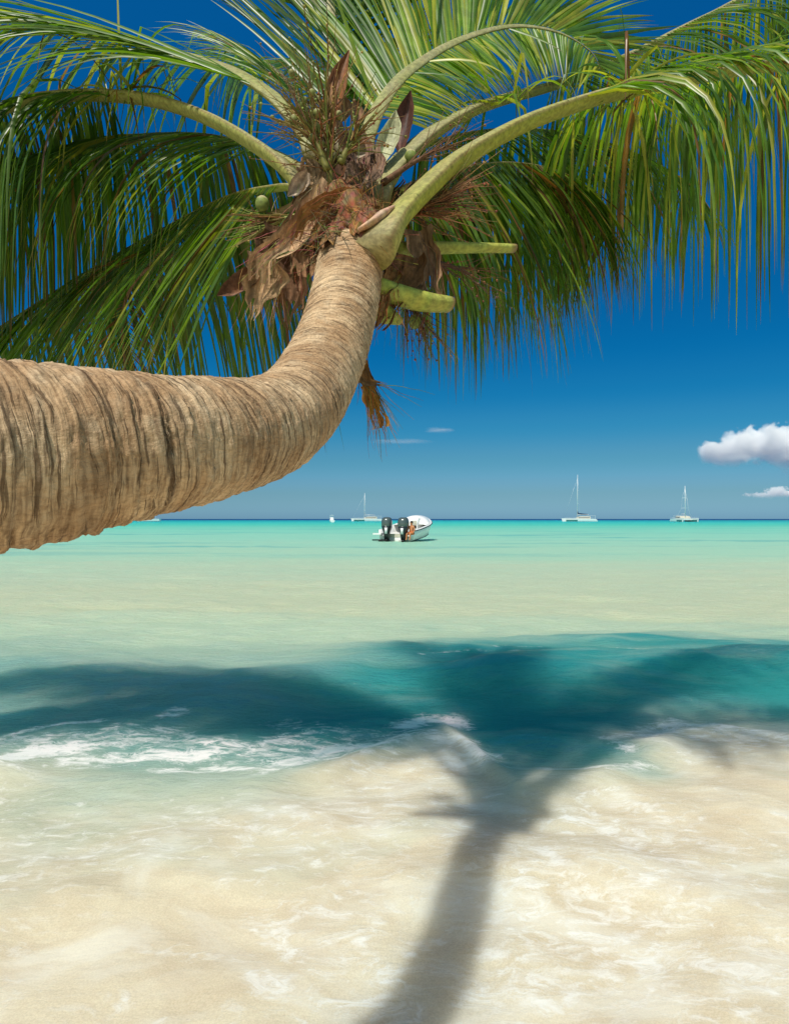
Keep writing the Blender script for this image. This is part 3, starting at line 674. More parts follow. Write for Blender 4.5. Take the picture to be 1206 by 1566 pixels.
def build_sea():
    ys = np.concatenate([np.linspace(.4, 1.7, 30)[:-1], 1.5*F/np.linspace(950, 12, 760), np.geomspace(140, 30000, 40)[1:]])
    NX = 560; t = np.linspace(-1, 1, NX); t = t*(.62+.38*np.abs(t)**3)*1.9
    Y, T = np.meshgrid(ys, t, indexing='ij'); X = T*(Y*.66 + .35) 
    Z = sea_height(X, Y)
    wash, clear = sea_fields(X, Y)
    foam_glint = np.zeros_like(X)
    for pxs, w_, a in [
        ([(-60, 1150), (60, 1118), (150, 1108)], .04, .8), ([(180, 1130), (400, 1155), (600, 1130)], .16, .52), ([(0, 1140), (120, 1130), (250, 1135)], .07, .6), ([(330, 1175), (400, 1185), (470, 1165), (560, 1160)], .05, .75), ([(760, 1012), (950, 1005), (1160, 1035)], .04, .36), ([(640, 1030), (720, 1018), (790, 1022)], .03, .36), ([(950, 1135), (1000, 1110), (1100, 1118), (1206, 1140)], .07, .6), ([(20, 1170), (90, 1150), (170, 1140)], .05, .7), ([(-100, 1172), (10, 1168), (60, 1150), (110, 1148)], .10, 1.1),  # the two streaks along the swell crest are ripple glints painted white
        ([(110, 1165), (200, 1160), (320, 1158)], .09, .75), ([(250, 1158), (300, 1160), (330, 1150)], .06, 1.1), ([(240, 1182), (330, 1178)], .05, .7),
        ([(170, 1120), (260, 1118), (330, 1135)], .07, .55), ([(255, 1100), (275, 1096)], .05, .9), ([(320, 1140), (390, 1150), (440, 1130)], .10, .75), ([(420, 1170), (470, 1160)], .06, .85),
        ([(490, 1150), (540, 1142), (590, 1140)], .07, 1.0), ([(430, 1105), (520, 1120)], .10, .4), ([(620, 1112), (650, 1098), (690, 1100), (700, 1110)], .07, 1.05), ([(590, 1135), (640, 1128), (700, 1140), (740, 1165)], .09, .7),
        ([(690, 1165), (735, 1160)], .06, 1.0), ([(985, 1130), (1040, 1103), (1110, 1110), (1200, 1132)], .09, .75), ([(1010, 1125), (1150, 1140)], .10, .6), ([(930, 1130), (960, 1150)], .06, .7),
        ([(840, 1178), (920, 1186), (990, 1175)], .05, .6), ([(880, 1250), (930, 1262), (965, 1290), (960, 1320)], .06, .9), ([(825, 1305), (850, 1330)], .05, 1.0), ([(930, 1365), (1000, 1330), (1060, 1310)], .05, .7),
        ([(760, 1300), (800, 1345), (770, 1420)], .05, .55), ([(390, 1390), (420, 1400), (450, 1450)], .05, .8), ([(400, 1490), (430, 1510)], .05, .9), ([(470, 1420), (560, 1425)], .06, .7), ([(1080, 1350), (1206, 1360)], .05, .65),
        ([(800, 1440), (830, 1490), (800, 1540)], .07, .8), ([(950, 1440), (930, 1520)], .06, .7), ([(1050, 1470), (1150, 1540)], .07, .65), ([(240, 1440), (330, 1450), (420, 1470)], .05, .5), ([(560, 1200), (680, 1180)], .10, .4),
        ([(180, 1520), (190, 1530)], .03, .8), ([(1150, 1480), (1206, 1520)], .07, .8), ([(560, 1275), (620, 1255)], .06, .4), ([(1000, 1400), (1100, 1420)], .08, .5)]:
        foam_glint = np.maximum(foam_glint, stroke(X, Y, pxs, w_*1.7)*a*np.where(Y < 3.4, .74, 1))
    foam_glint = np.maximum(foam_glint, wash*.50*np.clip(fbm(X*1.0, Y*1.2, 30, 3)*2.6-.75, 0, 1))
    ny = len(ys); idx = np.arange(ny*NX).reshape(ny, NX)
    q = np.stack([idx[:-1, :-1], idx[:-1, 1:], idx[1:, 1:], idx[1:, :-1]], -1).reshape(-1, 4)
    me = bpy.data.meshes.new('sea'); me.vertices.add(ny*NX); me.vertices.foreach_set('co', np.stack([X, Y, Z], -1).astype(np.float32).ravel())
    me.loops.add(len(q)*4); me.loops.foreach_set('vertex_index', q.astype(np.int32).ravel())
    me.polygons.add(len(q)); me.polygons.foreach_set('loop_start', np.arange(0, len(q)*4, 4, dtype=np.int32)); me.update(calc_edges=True)
    me.polygons.foreach_set('use_smooth', np.ones(len(q), bool))
    for nm, arr in (('wash', wash), ('clear', clear), ('foam_glint', foam_glint)):
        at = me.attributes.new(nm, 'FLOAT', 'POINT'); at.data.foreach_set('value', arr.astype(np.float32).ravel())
    o = bpy.data.objects.new('sea', me); C.objects.link(o); tag(o, 'turquoise sea washing up as pale sandy surf', kind='structure')
    # ---- material
    t = NT('sea_water'); ob = t.obj(); sx = t.n('ShaderNodeSeparateXYZ'); t.l(ob, sx.inputs[0])
    yy = t.math('MAXIMUM', sx.outputs[1], .5)
    lg = t.math('LOGARITHM', yy, 10.0)
    st1 = t.noise(t.vmap(ob, (.10, .55, 1)), 1, 4, .6); st2 = t.noise(t.vmap(ob, (.018, .12, 1), (7, 3, 0)), 1, 3, .6); st3 = t.noise(t.vmap(ob, (.0012, .012, 1), (2, 9, 0)), 1, 3, .6)
    lgn = t.math('ADD', lg, t.math('ADD', t.math('MULTIPLY', t.math('SUBTRACT', st1, .5), .20), t.math('ADD', t.math('MULTIPLY', t.math('SUBTRACT', st2, .5), .26), t.math('MULTIPLY', t.math('SUBTRACT', st3, .5), .10))))
    f = t.math('DIVIDE', lgn, 4.0)
    def LG(y): return math.log10(y)/4
    col = t.ramp(f, [(LG(6), (.32, .46, .36)), (LG(9), (.49, .60, .41)), (LG(12), (.54, .58, .375)), (LG(18), (.49, .58, .395)), (LG(27), (.39, .59, .415)), (LG(45), (.31, .585, .43)), (LG(90), (.22, .575, .43)),
                     (LG(170), (.08, .53, .40)), (LG(330), (.02, .42, .42)), (LG(680), (.008, .22, .32)), (LG(950), (.004, .055, .19)), (LG(9000), (.004, .05, .17))])
    # patches of weed or deeper water between 20 and 100 m
    pt = t.maprange(t.noise(t.vmap(ob, (.035, .16, 1), (31, 4, 0)), 1, 4, .6), .52, .66); pt = t.math('MULTIPLY', pt, t.math('MULTIPLY', t.maprange(yy, 18, 40), t.maprange(yy, 260, 100)))
    col = t.mix(t.math('MULTIPLY', pt, .55), col, (.06, .36, .36))
    clr_shade = t.attr('clear').outputs['Fac']; was = t.attr('wash').outputs['Fac']; fo = t.attr('foam_glint').outputs['Fac']
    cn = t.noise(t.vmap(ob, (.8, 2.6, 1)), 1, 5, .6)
    clr_shade = t.math('MULTIPLY', clr_shade, t.maprange(cn, .22, .55, .55, 1.0))
    col = t.mix(clr_shade, col, (.03, .28, .258))  # clear water's teal, darkened to carry part of the palm's shade
    # swash: water loaded with sand
    w1 = t.noise(t.vmap(ob, (2.1, 3.0, 1)), 1, 6, .62, 1.2); w2 = t.noise(t.vmap(ob, (140, 140, 140)), 1, 4, .75); w3 = t.noise(t.vmap(ob, (.9, 1.1, 1), (4, 4, 0)), 1, 3, .5, .6)
    sand = t.mix(t.maprange(w1, .32, .66), (.655, .55, .385), (.735, .645, .465)); sand = t.mix(t.maprange(w2, .3, .7), t.mix(1, sand, (.86, .84, .81), 'MULTIPLY'), t.mix(1, sand, (1.05, 1.05, 1.05), 'MULTIPLY'))
    sand = t.mix(t.math('MULTIPLY', t.maprange(w3, .52, .70), .35), sand, (.50, .55, .42))
    mk = t.noise(t.vmap(ob, (1.3, 1.9, 1), (11, 2, 0)), 1, 5, .55, 1.6)
    sand = t.mix(t.math('MULTIPLY', t.maprange(mk, .44, .70), .5), sand, (.82, .79, .68))
    col = t.mix(was, col, sand)
    # surf froth, and the crest glints painted along with it
    fw = t.vmap(ob, (1, 1.9, 1)); dn = t.n('ShaderNodeTexNoise'); t.l(fw, dn.inputs['Vector']); dn.inputs['Scale'].default_value = 4; dn.inputs['Detail'].default_value = 4
    va = t.n('ShaderNodeVectorMath', operation='MULTIPLY_ADD'); t.l(dn.outputs['Color'], va.inputs[0]); va.inputs[1].default_value = (.35, .35, 0); t.l(fw, va.inputs[2])
    r1 = t.math('ABSOLUTE', t.math('SUBTRACT', t.noise(va.outputs[0], 5.5, 5, .6), .5)); r2 = t.math('ABSOLUTE', t.math('SUBTRACT', t.noise(va.outputs[0], 13, 5, .65), .5))
    lace = t.math('SUBTRACT', 1.0, t.math('MULTIPLY', t.math('MINIMUM', t.math('MULTIPLY', r1, 1.0), t.math('MULTIPLY', r2, 1.5)), 9.0))
    bn = t.noise(va.outputs[0], 9, 6, .65)
    fm = t.math('ADD', t.math('MULTIPLY', fo, 1.0), t.math('ADD', t.math('MULTIPLY', lace, .40), t.math('SUBTRACT', t.math('MULTIPLY', bn, 2.2), 1.62)))
    fm = t.maprange(fm, .0, .8)
    fm = t.math('MULTIPLY', fm, t.maprange(fo, .04, .3))
    ffac = t.math('MULTIPLY', fm, t.math('SUBTRACT', .96, t.math('MULTIPLY', was, .24)))
    col = t.mix(ffac, col, (.86, .85, .80))
    # far white flecks
    fl = t.maprange(t.noise(t.vmap(ob, (1.6, 5.5, 1)), 1, 4, .7), .705, .76); fl = t.math('MULTIPLY', fl, t.math('MULTIPLY', t.maprange(yy, 8, 10), t.maprange(yy, 30, 16)))
    col = t.mix(t.math('MULTIPLY', fl, .35), col, (.8, .82, .78))
    # relief
    b1 = t.noise(t.vmap(ob, (3.2, 7.5, 1)), 1, 5, .6); b2 = t.noise(t.vmap(ob, (.5, 1.6, 1)), 1, 4, .6); b3 = t.noise(t.vmap(ob, (16, 30, 1)), 1, 4, .6)
    fadeb = t.maprange(yy, 60, 6, .4, 1)
    calm = t.math('SUBTRACT', 1.0, t.math('MULTIPLY', was, .8))
    nrm = t.bump(t.math('MULTIPLY', t.math('MULTIPLY', b1, fadeb), calm), .9, .075); nrm = t.bump(t.math('MULTIPLY', b2, calm), .35, .12, nrm); nrm = t.bump(t.math('MULTIPLY', b3, calm), .7, .03, nrm)
    nrm = t.bump(fm, .3, .02, nrm)
    dif = t.n('ShaderNodeBsdfPrincipled'); t.l(col, dif.inputs['Base Color']); dif.inputs['Roughness'].default_value = .6; dif.inputs['Specular IOR Level'].default_value = 0.0
    t.l(nrm, dif.inputs['Normal'])
    dif.subsurface_method = 'BURLEY'; dif.inputs['Subsurface Weight'].default_value = .85; t.l(t.mix(was, (.35, 1.0, .88), (.85, .60, .38)), dif.inputs['Subsurface Radius']); t.l(t.math('SUBTRACT', .85, t.math('MULTIPLY', was, .35)), dif.inputs['Subsurface Scale'])
    gl = t.n('ShaderNodeBsdfGlossy'); gl.inputs['Roughness'].default_value = .07; t.l(nrm, gl.inputs['Normal'])
    fr = t.n('ShaderNodeFresnel'); fr.inputs[0].default_value = 1.33; t.l(nrm, fr.inputs['Normal'])
    gf = t.math('MINIMUM', t.math('MULTIPLY', fr.outputs[0], .9), t.maprange(yy, 8, 30, .30, .16))
    gf = t.math('MULTIPLY', gf, t.math('SUBTRACT', 1.0, t.math('MAXIMUM', ffac, t.math('MULTIPLY', was, .35))))
    mx = t.n('ShaderNodeMixShader'); t.l(gf, mx.inputs[0]); t.l(dif.outputs[0], mx.inputs[1]); t.l(gl.outputs[0], mx.inputs[2])
    me.materials.append(t.fin(mx.outputs[0]))
build_sea()

def build_sand():
    xs = np.concatenate([np.linspace(-80, -8, 30)[:-1], np.linspace(-8, 8, 140), np.linspace(8, 80, 30)[1:]]); ys = np.concatenate([np.linspace(-80, -6, 30)[:-1], np.linspace(-6, 12, 150), np.linspace(12, 60, 20)[1:]])
    Y, X = np.meshgrid(ys, xs, indexing='ij')
    Z = np.where(Y < 1.6, (1.0-Y)*.10, -.06 - (Y-1.6)*.09); Z = np.where(Y < -14, 1.5 + (-14-Y)*.01, Z) + (fbm(X*.8, Y*.8, 77, 4)-.5)*.08
    ny, nx = X.shape; idx = np.arange(ny*nx).reshape(ny, nx)
    q = np.stack([idx[:-1, :-1], idx[:-1, 1:], idx[1:, 1:], idx[1:, :-1]], -1).reshape(-1, 4)
    me = bpy.data.meshes.new('sand'); me.from_pydata(np.stack([X, Y, Z], -1).reshape(-1, 3).tolist(), [], q.tolist()); me.update()
    me.polygons.foreach_set('use_smooth', np.ones(len(q), bool))
    t = NT('beach_sand'); ob = t.obj(); n1 = t.noise(ob, 1.5, 5, .6); n2 = t.noise(ob, 180, 3, .7)
    c = t.mix(t.maprange(n1, .3, .7), (.55, .44, .29), (.66, .56, .39)); c = t.mix(t.maprange(n2, .3, .7), t.mix(1, c, (.8, .8, .78), 'MULTIPLY'), c)
    me.materials.append(t.fin(t.pbr(c, .9, .2, t.bump(n2, .4, .004))))
    o = bpy.data.objects.new('sand', me); C.objects.link(o); tag(o, 'pale beach sand under and behind the surf', kind='structure')
build_sand()

# ------------------------------------------------------------------ motor boat with two outboards
def build_motorboat():
    D = 44.6; x0 = (606-CX)/F*D
    root = empty('motor_boat', (x0, D+.75, 0), R(-27)); tag(root, 'white open motor boat with two raised-bow sides and twin dark outboards, anchored close in', 'motor boat')
    root['label'] = 'white open motor boat with twin dark outboards, nearest boat on the water'
    bpy.context.view_layer.update()
    def loc(mb, name, mat, parent=root, smooth=True):  # build in the boat's own coordinates (y = towards the bow)
        me_o = mb.build(name, mat, None, smooth); me_o.parent = parent; return me_o
    # hull: stations from stern to bow
    Lh = 4.5; st = []; rail = []
    for i in range(29):
        u = i/28; y = u*Lh; pit = y*.09
        hb = 1.42*(1 - max(0, (u-.45)/.55)**2.3)*(.95+.05*min(1, u*6)); hb = max(hb, .03)
        zs = .74 + .42*u**1.6 + pit; zk = -.30 + .62*max(0, (u-.55)/.45)**2.2*1.15 + pit; zc = .06 + .34*max(0, (u-.3)/.7)**1.8 + pit; bc = hb*(.88 - .22*u)
        rake = .55*max(0, (u-.7)/.3)**2
        fl = min(zs-.12, .36 + pit*.6 + .1*u)
        half = [(0, zk, 0), (bc*.55, zk*.45+zc*.55-.03, 0), (bc, zc, 0), (bc*1.03, zc+.03, 0), ((bc+hb)*.5+.02, (zc+zs)*.5, rake*.5), (hb, zs, rake), (hb-.04, zs+.035, rake), (max(hb-.16, .01), zs+.03, rake), (max(hb-.20, .005), fl+.1, 0), (max(hb-.3, .0), fl, 0)]
        ring = [Vector((p[0], y+p[2], p[1])) for p in half] + [Vector((-p[0], y+p[2], p[1])) for p in reversed(half[1:])]
        st.append(ring); rail.append((Vector((hb+.012, y+rake, zs-.03)), Vector((-hb-.012, y+rake, zs-.03))))
    mb = MB(); mb.loft(st, closed=True, cap=True)
    hull = loc(mb, 'hull', M['white'])
    mb = MB(); pr = [r[0] for r in rail] + [r[1] for r in reversed(rail)]
    mb.tube(pr, [.028]*len(pr), 6); loc(mb, 'rub_rail', M['black'])
    # boot stripe following the chine
    mb = MB(); side = [(s[3] + Vector((.012, 0, -.01))) for s in st]; mb.tube(side, [.02]*len(side), 6); loc(mb, 'chine_stripe', M['black'])
    # foredeck: rounded white deck over the bow
    mb = MB(); rr = []
    for i in range(13, 29):
        s_ = st[i]; a, b = s_[7], s_[len(s_)-7]; r = []
        up_ = .55*math.sin(min(1, (i-13)/5)*math.pi/2)*max(0.02, (1-((i-13)/15)**2.2))
        for k in range(13):
            v = k/12; p = a.lerp(b, v); r.append(p + Vector((0, 0, .01 + up_*math.sin(v*math.pi)**.7)))
        rr.append(r)
    mb.loft(rr, closed=False, cap=False); mb.f.append(tuple(range(13))); loc(mb, 'foredeck', M['white'])
    # console, windscreen, hatch, platform, rails
    mb = MB(); mb.loft([[Vector((x*k*.55 + .1, 2.3 + y*k2*.42 + sh, z)) for x, y in ((-1, -1), (1, -1), (1, 1), (-1, 1))] for z, k, k2, sh in ((.5, 1, 1, 0), (1.25, .98, .9, 0), (1.5, .9, .6, .1), (1.56, .8, .5, .12))]); loc(mb, 'console', M['white'], smooth=False)
    mb = MB(); mb.box((.75, 1.2, 1.20), (.34, .05, .36)); loc(mb, 'seat_back', M['offwhite'], smooth=False)
    mb = MB(); mb.box((.75, 1.16, .95), (.26, .2, .22)); loc(mb, 'cushion', M['black'], smooth=False)
    mb = MB(); mb.box((-1.16, -.28, .50), (.62, .6, .10)); loc(mb, 'swim_platform', M['white'], smooth=False); mb = MB(); mb.box((1.02, -.22, .40), (.55, .5, .10)); loc(mb, 'swim_platform', M['white'], smooth=False)
    mb = MB(); mb.box((0, -.012, .40), (1.9, .02, .22)); loc(mb, 'splash_well', M['offwhite'], smooth=False)
    # outboards
    def outboard(x, turn, tilt):
        e = empty('outboard_motor', (x, -.08, .45)); e.parent = root; e.rotation_euler = (R(tilt), 0, R(turn))
        def sec(y0, y1, hw, z, n=16, pw=2.6):
            r = []
            for k in range(n):
                a = 2*math.pi*k/n; cx_, cy_ = math.cos(a), math.sin(a)
                r.append(Vector((hw*math.copysign(abs(cx_)**(2/pw), cx_), (y0+y1)/2 + (y1-y0)/2*math.copysign(abs(cy_)**(2/pw), cy_), z)))
            return r
        mb = MB(); mb.loft([sec(-.78, .05, .25, .40), sec(-.84, .08, .345, .50), sec(-.86, .08, .36, .72), sec(-.83, .06, .35, .92), sec(-.76, .0, .30, 1.06), sec(-.6, -.1, .2, 1.13)]); 
        o = loc(mb, 'cowl', M['engine_top'], e)
        mb = MB(); mb.loft([sec(-.62, -.02, .16, -.35), sec(-.70, .0, .20, .05), sec(-.80, .06, .30, .32), sec(-.85, .09, .352, .52), sec(-.80, .09, .33, .54)]); loc(mb, 'leg', M['engine'], e)
        mb = MB(); mb.loft([sec(-.60, -.02, .10, -.95), sec(-.62, -.02, .12, -.35)]); mb.box((0, -.42, -.40), (.42, .66, .03))
        mb.loft([sec(-.75, .1, .02, -1.02), sec(-.82, .16, .09, -.92), sec(-.78, .12, .04, -.82)]); loc(mb, 'gearcase', M['black'], e)
        mb = MB(); mb.box((0, -.82, .22), (.15, .08, .40), taper=1.3); loc(mb, 'trim_panel', M['alu'], e)
        mb = MB()
        for k in range(3):
            a = k*2.094 + .4; c = Vector((math.cos(a)*.17, -.88, -.92 + math.sin(a)*.17)); mb.tube([Vector((0, -.88, -.92)), c, c + Vector((math.cos(a)*.06, .02, math.sin(a)*.06))], [.03, .09, .02], 8, .3, Vector((math.sin(a), .4, -math.cos(a))))
        loc(mb, 'propeller', M['engine'], e)
    outboard(-.62, 20, -4); outboard(.64, 14, -2)
    # the left engine's raised bracket plate
    mb = MB(); mb.loft([[Vector((-.98+x, -.75+y, z)) for x, y in ((-.42, -.05), (.42, -.05), (.36, .4), (-.3, .4))] for z in (.06, .14)]); mb.tube([Vector((-.9, -.6, .1)), Vector((-.75, -.55, -.2))], [.14, .10], 8); loc(mb, 'bracket_plate', M['black'], smooth=False)
    return root
boat = build_motorboat()
bpy.context.view_layer.update()

# person sitting on the stern corner
def build_person():
    base = boat.matrix_world @ Vector((1.14, -.10, .47))
    root = empty('person', base, R(-27)); tag(root, 'small tanned person sitting on the motor boat stern beside the right outboard', 'person')
    J = [((0, 0, .10), .15), ((0, .02, .32), .13), ((0, .03, .50), .155), ((0, .03, .60), .06), ((0, .02, .68), .085), ((0, .01, .78), .095), ((0, .01, .86), .06),
         ((.17, .03, .53), .06), ((.24, 0, .28), .042), ((.20, -.18, .12), .032), ((.19, -.26, .10), .035), ((-.17, .03, .53), .06), ((-.25, 0, .28), .042), ((-.20, -.16, .12), .032), ((-.19, -.24, .10), .035),
         ((.10, -.06, .07), .095), ((.12, -.42, .10), .072), ((.12, -.47, -.30), .048), ((.12, -.58, -.34), .034), ((-.10, -.06, .07), .095), ((-.12, -.42, .10), .072), ((-.13, -.47, -.30), .048), ((-.13, -.58, -.34), .034)]
    E = [(0, 1), (1, 2), (2, 3), (3, 4), (4, 5), (5, 6), (2, 7), (7, 8), (8, 9), (9, 10), (2, 11), (11, 12), (12, 13), (13, 14), (0, 15), (15, 16), (16, 17), (17, 18), (0, 19), (19, 20), (20, 21), (21, 22)]
    me = bpy.data.meshes.new('body'); me.from_pydata([j[0] for j in J], E, []); o = bpy.data.objects.new('body', me); C.objects.link(o); o.parent = root
    m = o.modifiers.new('skin', 'SKIN'); o.modifiers.new('sub', 'SUBSURF').levels = 1; o.modifiers['sub'].render_levels = 1
    for v, (p, r) in zip(me.skin_vertices[0].data, J): v.radius = (r, r)
    me.skin_vertices[0].data[0].use_root = True
    me.materials.append(M['skin'])
    mb = MB(); sphere(mb, (0, .035, .80), .105, (1, 1, 1), 8, 12); h = mb.build('hair', M['hair']); h.parent = root
    mb = MB()
    for sg in (1, -1): mb.tube([Vector((sg*.05, .06, .09)), Vector((sg*.10, -.1, .085)), Vector((sg*.12, -.30, .10))], [.15, .125, .105], 12, .9)
    s_ = mb.build('shorts', M['shorts']); s_.parent = root
build_person()

# ------------------------------------------------------------------ catamarans and far boats
def catamaran(px, py_mast, D, Lb, rz, label, beam=8.0, cover=True, mast_at=.42, cream=True):
    root = empty('catamaran', ((px-CX)/F*D, D, 0), rz); tag(root, label, 'catamaran', 'catamarans anchored on the horizon')
    Hm = CAMZ + (HY-py_mast)/F*D
    def loc(mb, name, mat, smooth=False):
        o = mb.build(name, mat, None, smooth); o.parent = root; return o
    y0 = -mast_at*Lb                                  # +y is the stern; mast stands at the origin
    for sg in (1, -1):
        mb = MB(); rings = []
        for i in range(17):
            u = i/16; y = y0 + u*Lb; hw = .75*min(1, (u/.45)**.7+.03)*(1-.25*max(0, (u-.7)/.3)); top = 1.75 - .25*u + .1*(1-u); rk = -.6*(1-u)**6
            cx_ = sg*(beam/2-.75); bot = -.3
            if u > .93: top *= 1-(u-.93)/.07*.55
            rings.append([Vector((cx_-hw, y+rk, top)), Vector((cx_-hw*.85, y, .5)), Vector((cx_-hw*.4, y, bot)), Vector((cx_+hw*.4, y, bot)), Vector((cx_+hw*.85, y, .5)), Vector((cx_+hw, y+rk, top))])
        mb.loft(rings); h = loc(mb, 'hull', M['white'])
        mb = MB(); mb.box((sg*(beam/2-.75), y0+Lb*.18+Lb*.05, .62), (1.56, Lb*.34, .75)); loc(mb, 'painted_side', M['antifoul'])
    mb = MB(); mb.loft([[Vector((x*beam*.36, y0+Lb*(.36+y*.0), z)) for x, z in ((-1, .9), (1, .9), (1, 1.65), (-1, 1.65))], [Vector((x*beam*.40, y0+Lb*.92, z)) for x, z in ((-1, .9), (1, .9), (1, 1.5), (-1, 1.5))]]); loc(mb, 'bridge_deck', M['white'])
    mb = MB(); mb.loft([[Vector((x*beam*.30*k, y0+Lb*(.38+a if y < 0 else .80), z)) for x, y in ((-1, -1), (1, -1), (1, 1), (-1, 1))] for z, k, a in ((1.6, 1, 0), (2.3, .97, .03), (2.85, .9, .09), (2.95, .8, .12))]); loc(mb, 'cabin', M['offwhite'] if cream else M['white'])
    mb = MB(); mb.loft([[Vector((x*beam*.305, y0+Lb*(.44 if y < 0 else .78), z)) for x, y in ((-1, -1), (1, -1), (1, 1), (-1, 1))] for z in (2.05, 2.45)]); loc(mb, 'cabin_window', M['glass'])
    mb = MB(); mb.box((0, y0+Lb*.83, 3.3), (beam*.6, Lb*.26, .10)); 
    for sx_ in (-1, 1):
        for yy in (.72, .94): mb.tube([Vector((sx_*beam*.28, y0+Lb*yy, 1.4)), Vector((sx_*beam*.28, y0+Lb*yy, 3.3))], [.05, .05], 5)
    loc(mb, 'bimini_top', M['white'])
    mb = MB(); mb.box((0, y0+Lb*.02+.2, 1.55), (beam*.85, .22, .22)); loc(mb, 'crossbeam', M['alu']); mb = MB(); mb.box((0, y0+Lb*.97, 1.2), (beam*.8, .4, .15)); loc(mb, 'crossbeam', M['alu'])
    mb = MB(); mb.tube([Vector((0, 0, 1.6)), Vector((0, .1, Hm*.6)), Vector((0, .25, Hm))], [.20, .19, .11], 8); loc(mb, 'mast', M['alu'], True)
    for f_, w_ in ((.38, 1.7), (.66, 1.4)):
        mb = MB(); mb.tube([Vector((-w_, .1+.45, Hm*f_)), Vector((0, .1, Hm*f_+.15)), Vector((w_, .1+.45, Hm*f_))], [.06, .09, .06], 6); loc(mb, 'spreader', M['alu'])
    mb = MB(); mb.tube([Vector((0, .2, 4.0)), Vector((0, Lb*.34, 4.0))], [.14, .12], 8); loc(mb, 'boom', M['alu'], True)
    if cover:
        mb = MB(); mb.tube([Vector((0, .28, 5.9)), Vector((0, .5, 4.7)), Vector((0, Lb*.12, 4.42)), Vector((0, Lb*.32, 4.2))], [.12, .36, .32, .14], 8); loc(mb, 'sail_cover', M['navy'], True)
    mb = MB(); mb.tube([Vector((0, y0+.3, 1.7)), Vector((0, .1, Hm*.92))], [.035, .03], 5)
    for sg in (1, -1): mb.tube([Vector((sg*(beam/2-.4), 1.2, 1.6)), Vector((sg*1.7, .55, Hm*.38)), Vector((sg*1.4, .55, Hm*.66)), Vector((0, .2, Hm*.92))], [.03]*4, 5)
    loc(mb, 'rigging', M['alu'], True)
    for sg in (1, -1):
        mb = MB()
        for k in range(7): mb.tube([Vector((sg*(beam/2-.2), y0+Lb*(.08+.14*k), 1.35)), Vector((sg*(beam/2-.2), y0+Lb*(.08+.14*k), 2.3))], [.03, .03], 4)
        mb.tube([Vector((sg*(beam/2-.2), y0+Lb*.08, 2.3)), Vector((sg*(beam/2-.2), y0+Lb*.92, 2.2))], [.03, .03], 4)
        loc(mb, 'guard_rail', M['alu'])
    return root
# bow to the left: +y (stern) must point right (+x): rz = -90
catamaran(882, 726, 400, 19.0, R(-96), 'catamaran seen side on with the tallest mast and a navy sail cover on its boom')
catamaran(557, 754, 440, 20.0, R(-86), 'catamaran with cream cabin seen side on, just behind the motor boat', cover=False, mast_at=.40)
catamaran(1047, 743, 345, 11.5, R(8), 'catamaran seen end on with both hulls showing, far right', beam=9.6, cover=False)

def far_boat(name, px, D, Lb, rz, label, cat, tower=False):
    root = empty(name, ((px-CX)/F*D, D, 0), rz); tag(root, label, cat)
    def loc(mb, nm, mat, smooth=False):
        o = mb.build(nm, mat, None, smooth); o.parent = root
    W = Lb*.28; rings = []
    for i in range(13):
        u = i/12; y = -Lb/2 + u*Lb; hw = W/2*(1-max(0, (u-.5)/.5)**2)+.02; zs = Lb*.09*(1+.6*u*u) + .3
        rings.append([Vector((-hw, y, zs)), Vector((-hw*.8, y, .2)), Vector((0, y, -.3)), Vector((hw*.8, y, .2)), Vector((hw, y, zs))])
    mb = MB(); mb.loft(rings); loc(mb, 'hull', M['white'])
    h0 = Lb*.09 + .3
    mb = MB(); mb.loft([[Vector((x*W*.38*k, (y*.5 - .05)*Lb*.42*k2 , z)) for x, y in ((-1, -1), (1, -1), (1, 1), (-1, 1))] for z, k, k2 in ((h0-.1, 1, 1), (h0+.9, .95, .8), (h0+1.2, .85, .6))]); loc(mb, 'cabin', M['white'])
    mb = MB(); mb.box((0, -.02*Lb, h0+.55), (W*.77, Lb*.30, .35)); loc(mb, 'cabin_window', M['glass'])
    mb = MB()
    for x in (-1, 1):
        for y in (-.14, .06): mb.tube([Vector((x*W*.3, y*Lb, h0)), Vector((x*W*.3, y*Lb, h0+2.1))], [.05, .05], 5)
    mb.box((0, -.04*Lb, h0+2.15), (W*.8, Lb*.3, .12)); loc(mb, 'hard_top', M['white'])
    mb = MB(); mb.tube([Vector((0, -.3*Lb, h0)), Vector((0, -.3*Lb, h0+2.6))], [.05, .03], 5); loc(mb, 'antenna', M['alu'])
far_boat('small_boat', 507, 300, 7.0, R(12), 'small white boat seen end on, alone on the horizon near mid picture', 'boat')
far_boat('motor_yacht', 228, 420, 14.0, R(90), 'white motor yacht half hidden below the palm trunk at left', 'yacht', True)

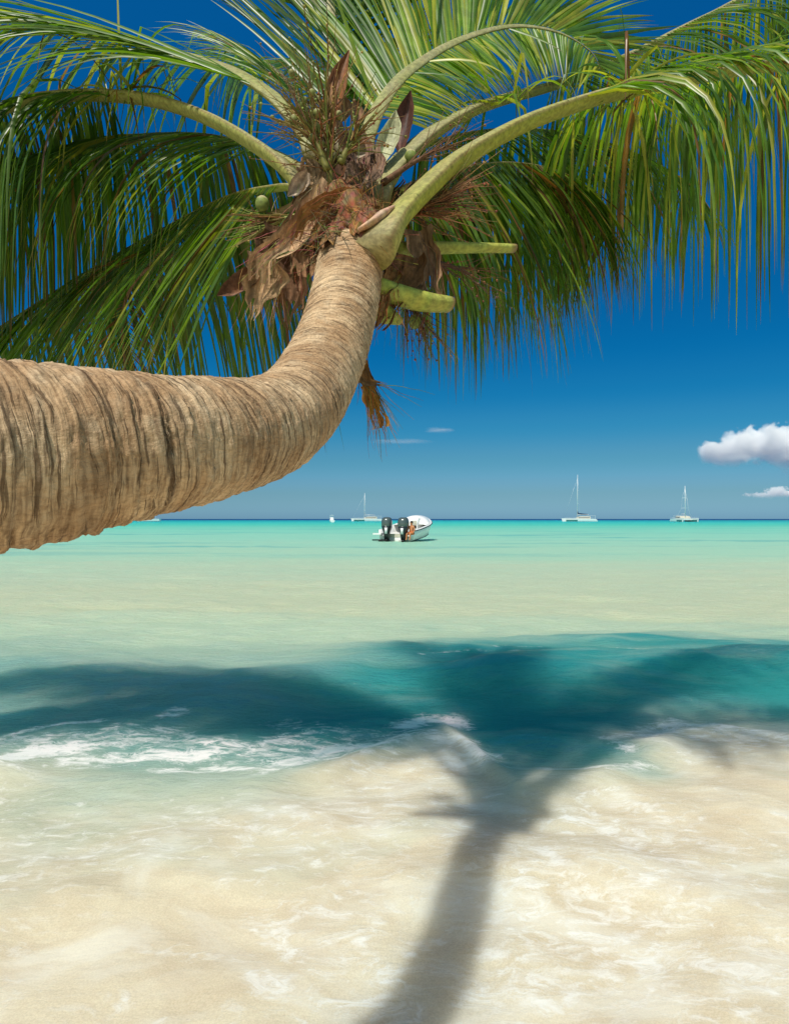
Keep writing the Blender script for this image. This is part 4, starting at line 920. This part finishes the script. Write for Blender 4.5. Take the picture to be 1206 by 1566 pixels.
# ------------------------------------------------------------------ clouds
def cloud(name, px, py, D, wpx, hpx, label, seed, dens=.03, flat=.35, thresh=.45, nscale=3.2, wisp=False, lumps=None):
    c = P(px, py, D); wx, hz = wpx/F*D/2, hpx/F*D/2
    mb = MB(); sphere(mb, (0, 0, 0), 1.0, (1, 1, 1), 16, 24); o = mb.build(name, M['white'])
    o.location = c; o.scale = (wx, wx*.55 if not wisp else wx*.3, hz)
    t = NT(name+'_vapour'); t.t.nodes.clear(); t.out = t.n('ShaderNodeOutputMaterial')
    ob = t.obj(); sp = t.n('ShaderNodeSeparateXYZ'); t.l(ob, sp.inputs[0])
    asp = (wx/hz)
    nv = t.vmap(ob, (asp*nscale*.55, asp*nscale*.3, nscale*.55) if not wisp else (nscale, nscale, nscale*.8), (seed*3.1, seed*1.7, seed))
    nz = t.noise(nv, 1.0, 7, .58, .25)
    if lumps:                                          # union of soft lumps gives the outline
        acc = None
        for (lx, lz, rx, rz_) in lumps:
            a = t.math('POWER', t.math('DIVIDE', t.math('SUBTRACT', sp.outputs[0], lx), rx), 2.0); b = t.math('POWER', t.math('DIVIDE', t.math('SUBTRACT', sp.outputs[2], lz), rz_), 2.0); d_ = t.math('POWER', t.math('MULTIPLY', sp.outputs[1], 1.25), 2.0)
            g = t.math('SUBTRACT', 1.0, t.math('SQRT', t.math('ADD', a, t.math('ADD', b, d_))))
            acc = g if acc is None else t.math('MAXIMUM', acc, g)
    else:
        ln = t.n('ShaderNodeVectorMath', operation='LENGTH'); t.l(ob, ln.inputs[0]); acc = t.math('SUBTRACT', 1.0, ln.outputs['Value'])
    f = t.math('ADD', acc, t.math('MULTIPLY', t.math('SUBTRACT', nz, thresh), 3.4 if not wisp else 2.0))
    soft = t.maprange(sp.outputs[2], -.55, .25, .05, 1.0)
    de = t.math('MULTIPLY', t.maprange(f, .18 if not wisp else .1, .42 if not wisp else 1.1), t.math('MULTIPLY', soft, dens))
    edge = t.n('ShaderNodeVectorMath', operation='LENGTH'); t.l(ob, edge.inputs[0]); de = t.math('MULTIPLY', de, t.maprange(edge.outputs['Value'], 1.0, .88))
    vp = t.n('ShaderNodeVolumePrincipled'); vp.inputs['Color'].default_value = (1, 1, 1, 1); vp.inputs['Anisotropy'].default_value = -.35
    t.l(de, vp.inputs['Density']); t.l(vp.outputs[0], t.out.inputs['Volume'])
    o.data.materials.clear(); o.data.materials.append(t.m); t.m.cycles.volume_step_rate = .25
    tag(o, label, 'cloud'); return o
cloud('cloud', 1172, 690, 3000, 216, 100, 'bright white cumulus cloud running off the right edge above the sea', 4, .032,
      lumps=[(-.66, .0, .26, .26), (-.50, -.22, .30, .22), (-.32, .12, .34, .38), (-.12, .36, .24, .38), (.22, .16, .42, .5), (.55, .12, .42, .55), (.30, -.20, .36, .34), (.55, -.40, .34, .34), (.70, -.62, .26, .24)])
cloud('cloud', 1176, 754, 3600, 90, 26, 'small low tan-white cloud under the big cumulus near horizon', 9, .03, lumps=[(.25, .2, .3, .55), (0, -.3, .8, .35), (.6, -.1, .4, .4)])
cloud('cloud', 671, 659, 3400, 56, 14, 'tiny white wisp of cloud above the thin streak mid sky', 13, .016, wisp=True, nscale=2.2)
cloud('cloud', 612, 676, 3500, 120, 12, 'long faint streak of cloud beside the hanging fibre', 17, .006, wisp=True, nscale=2.0)
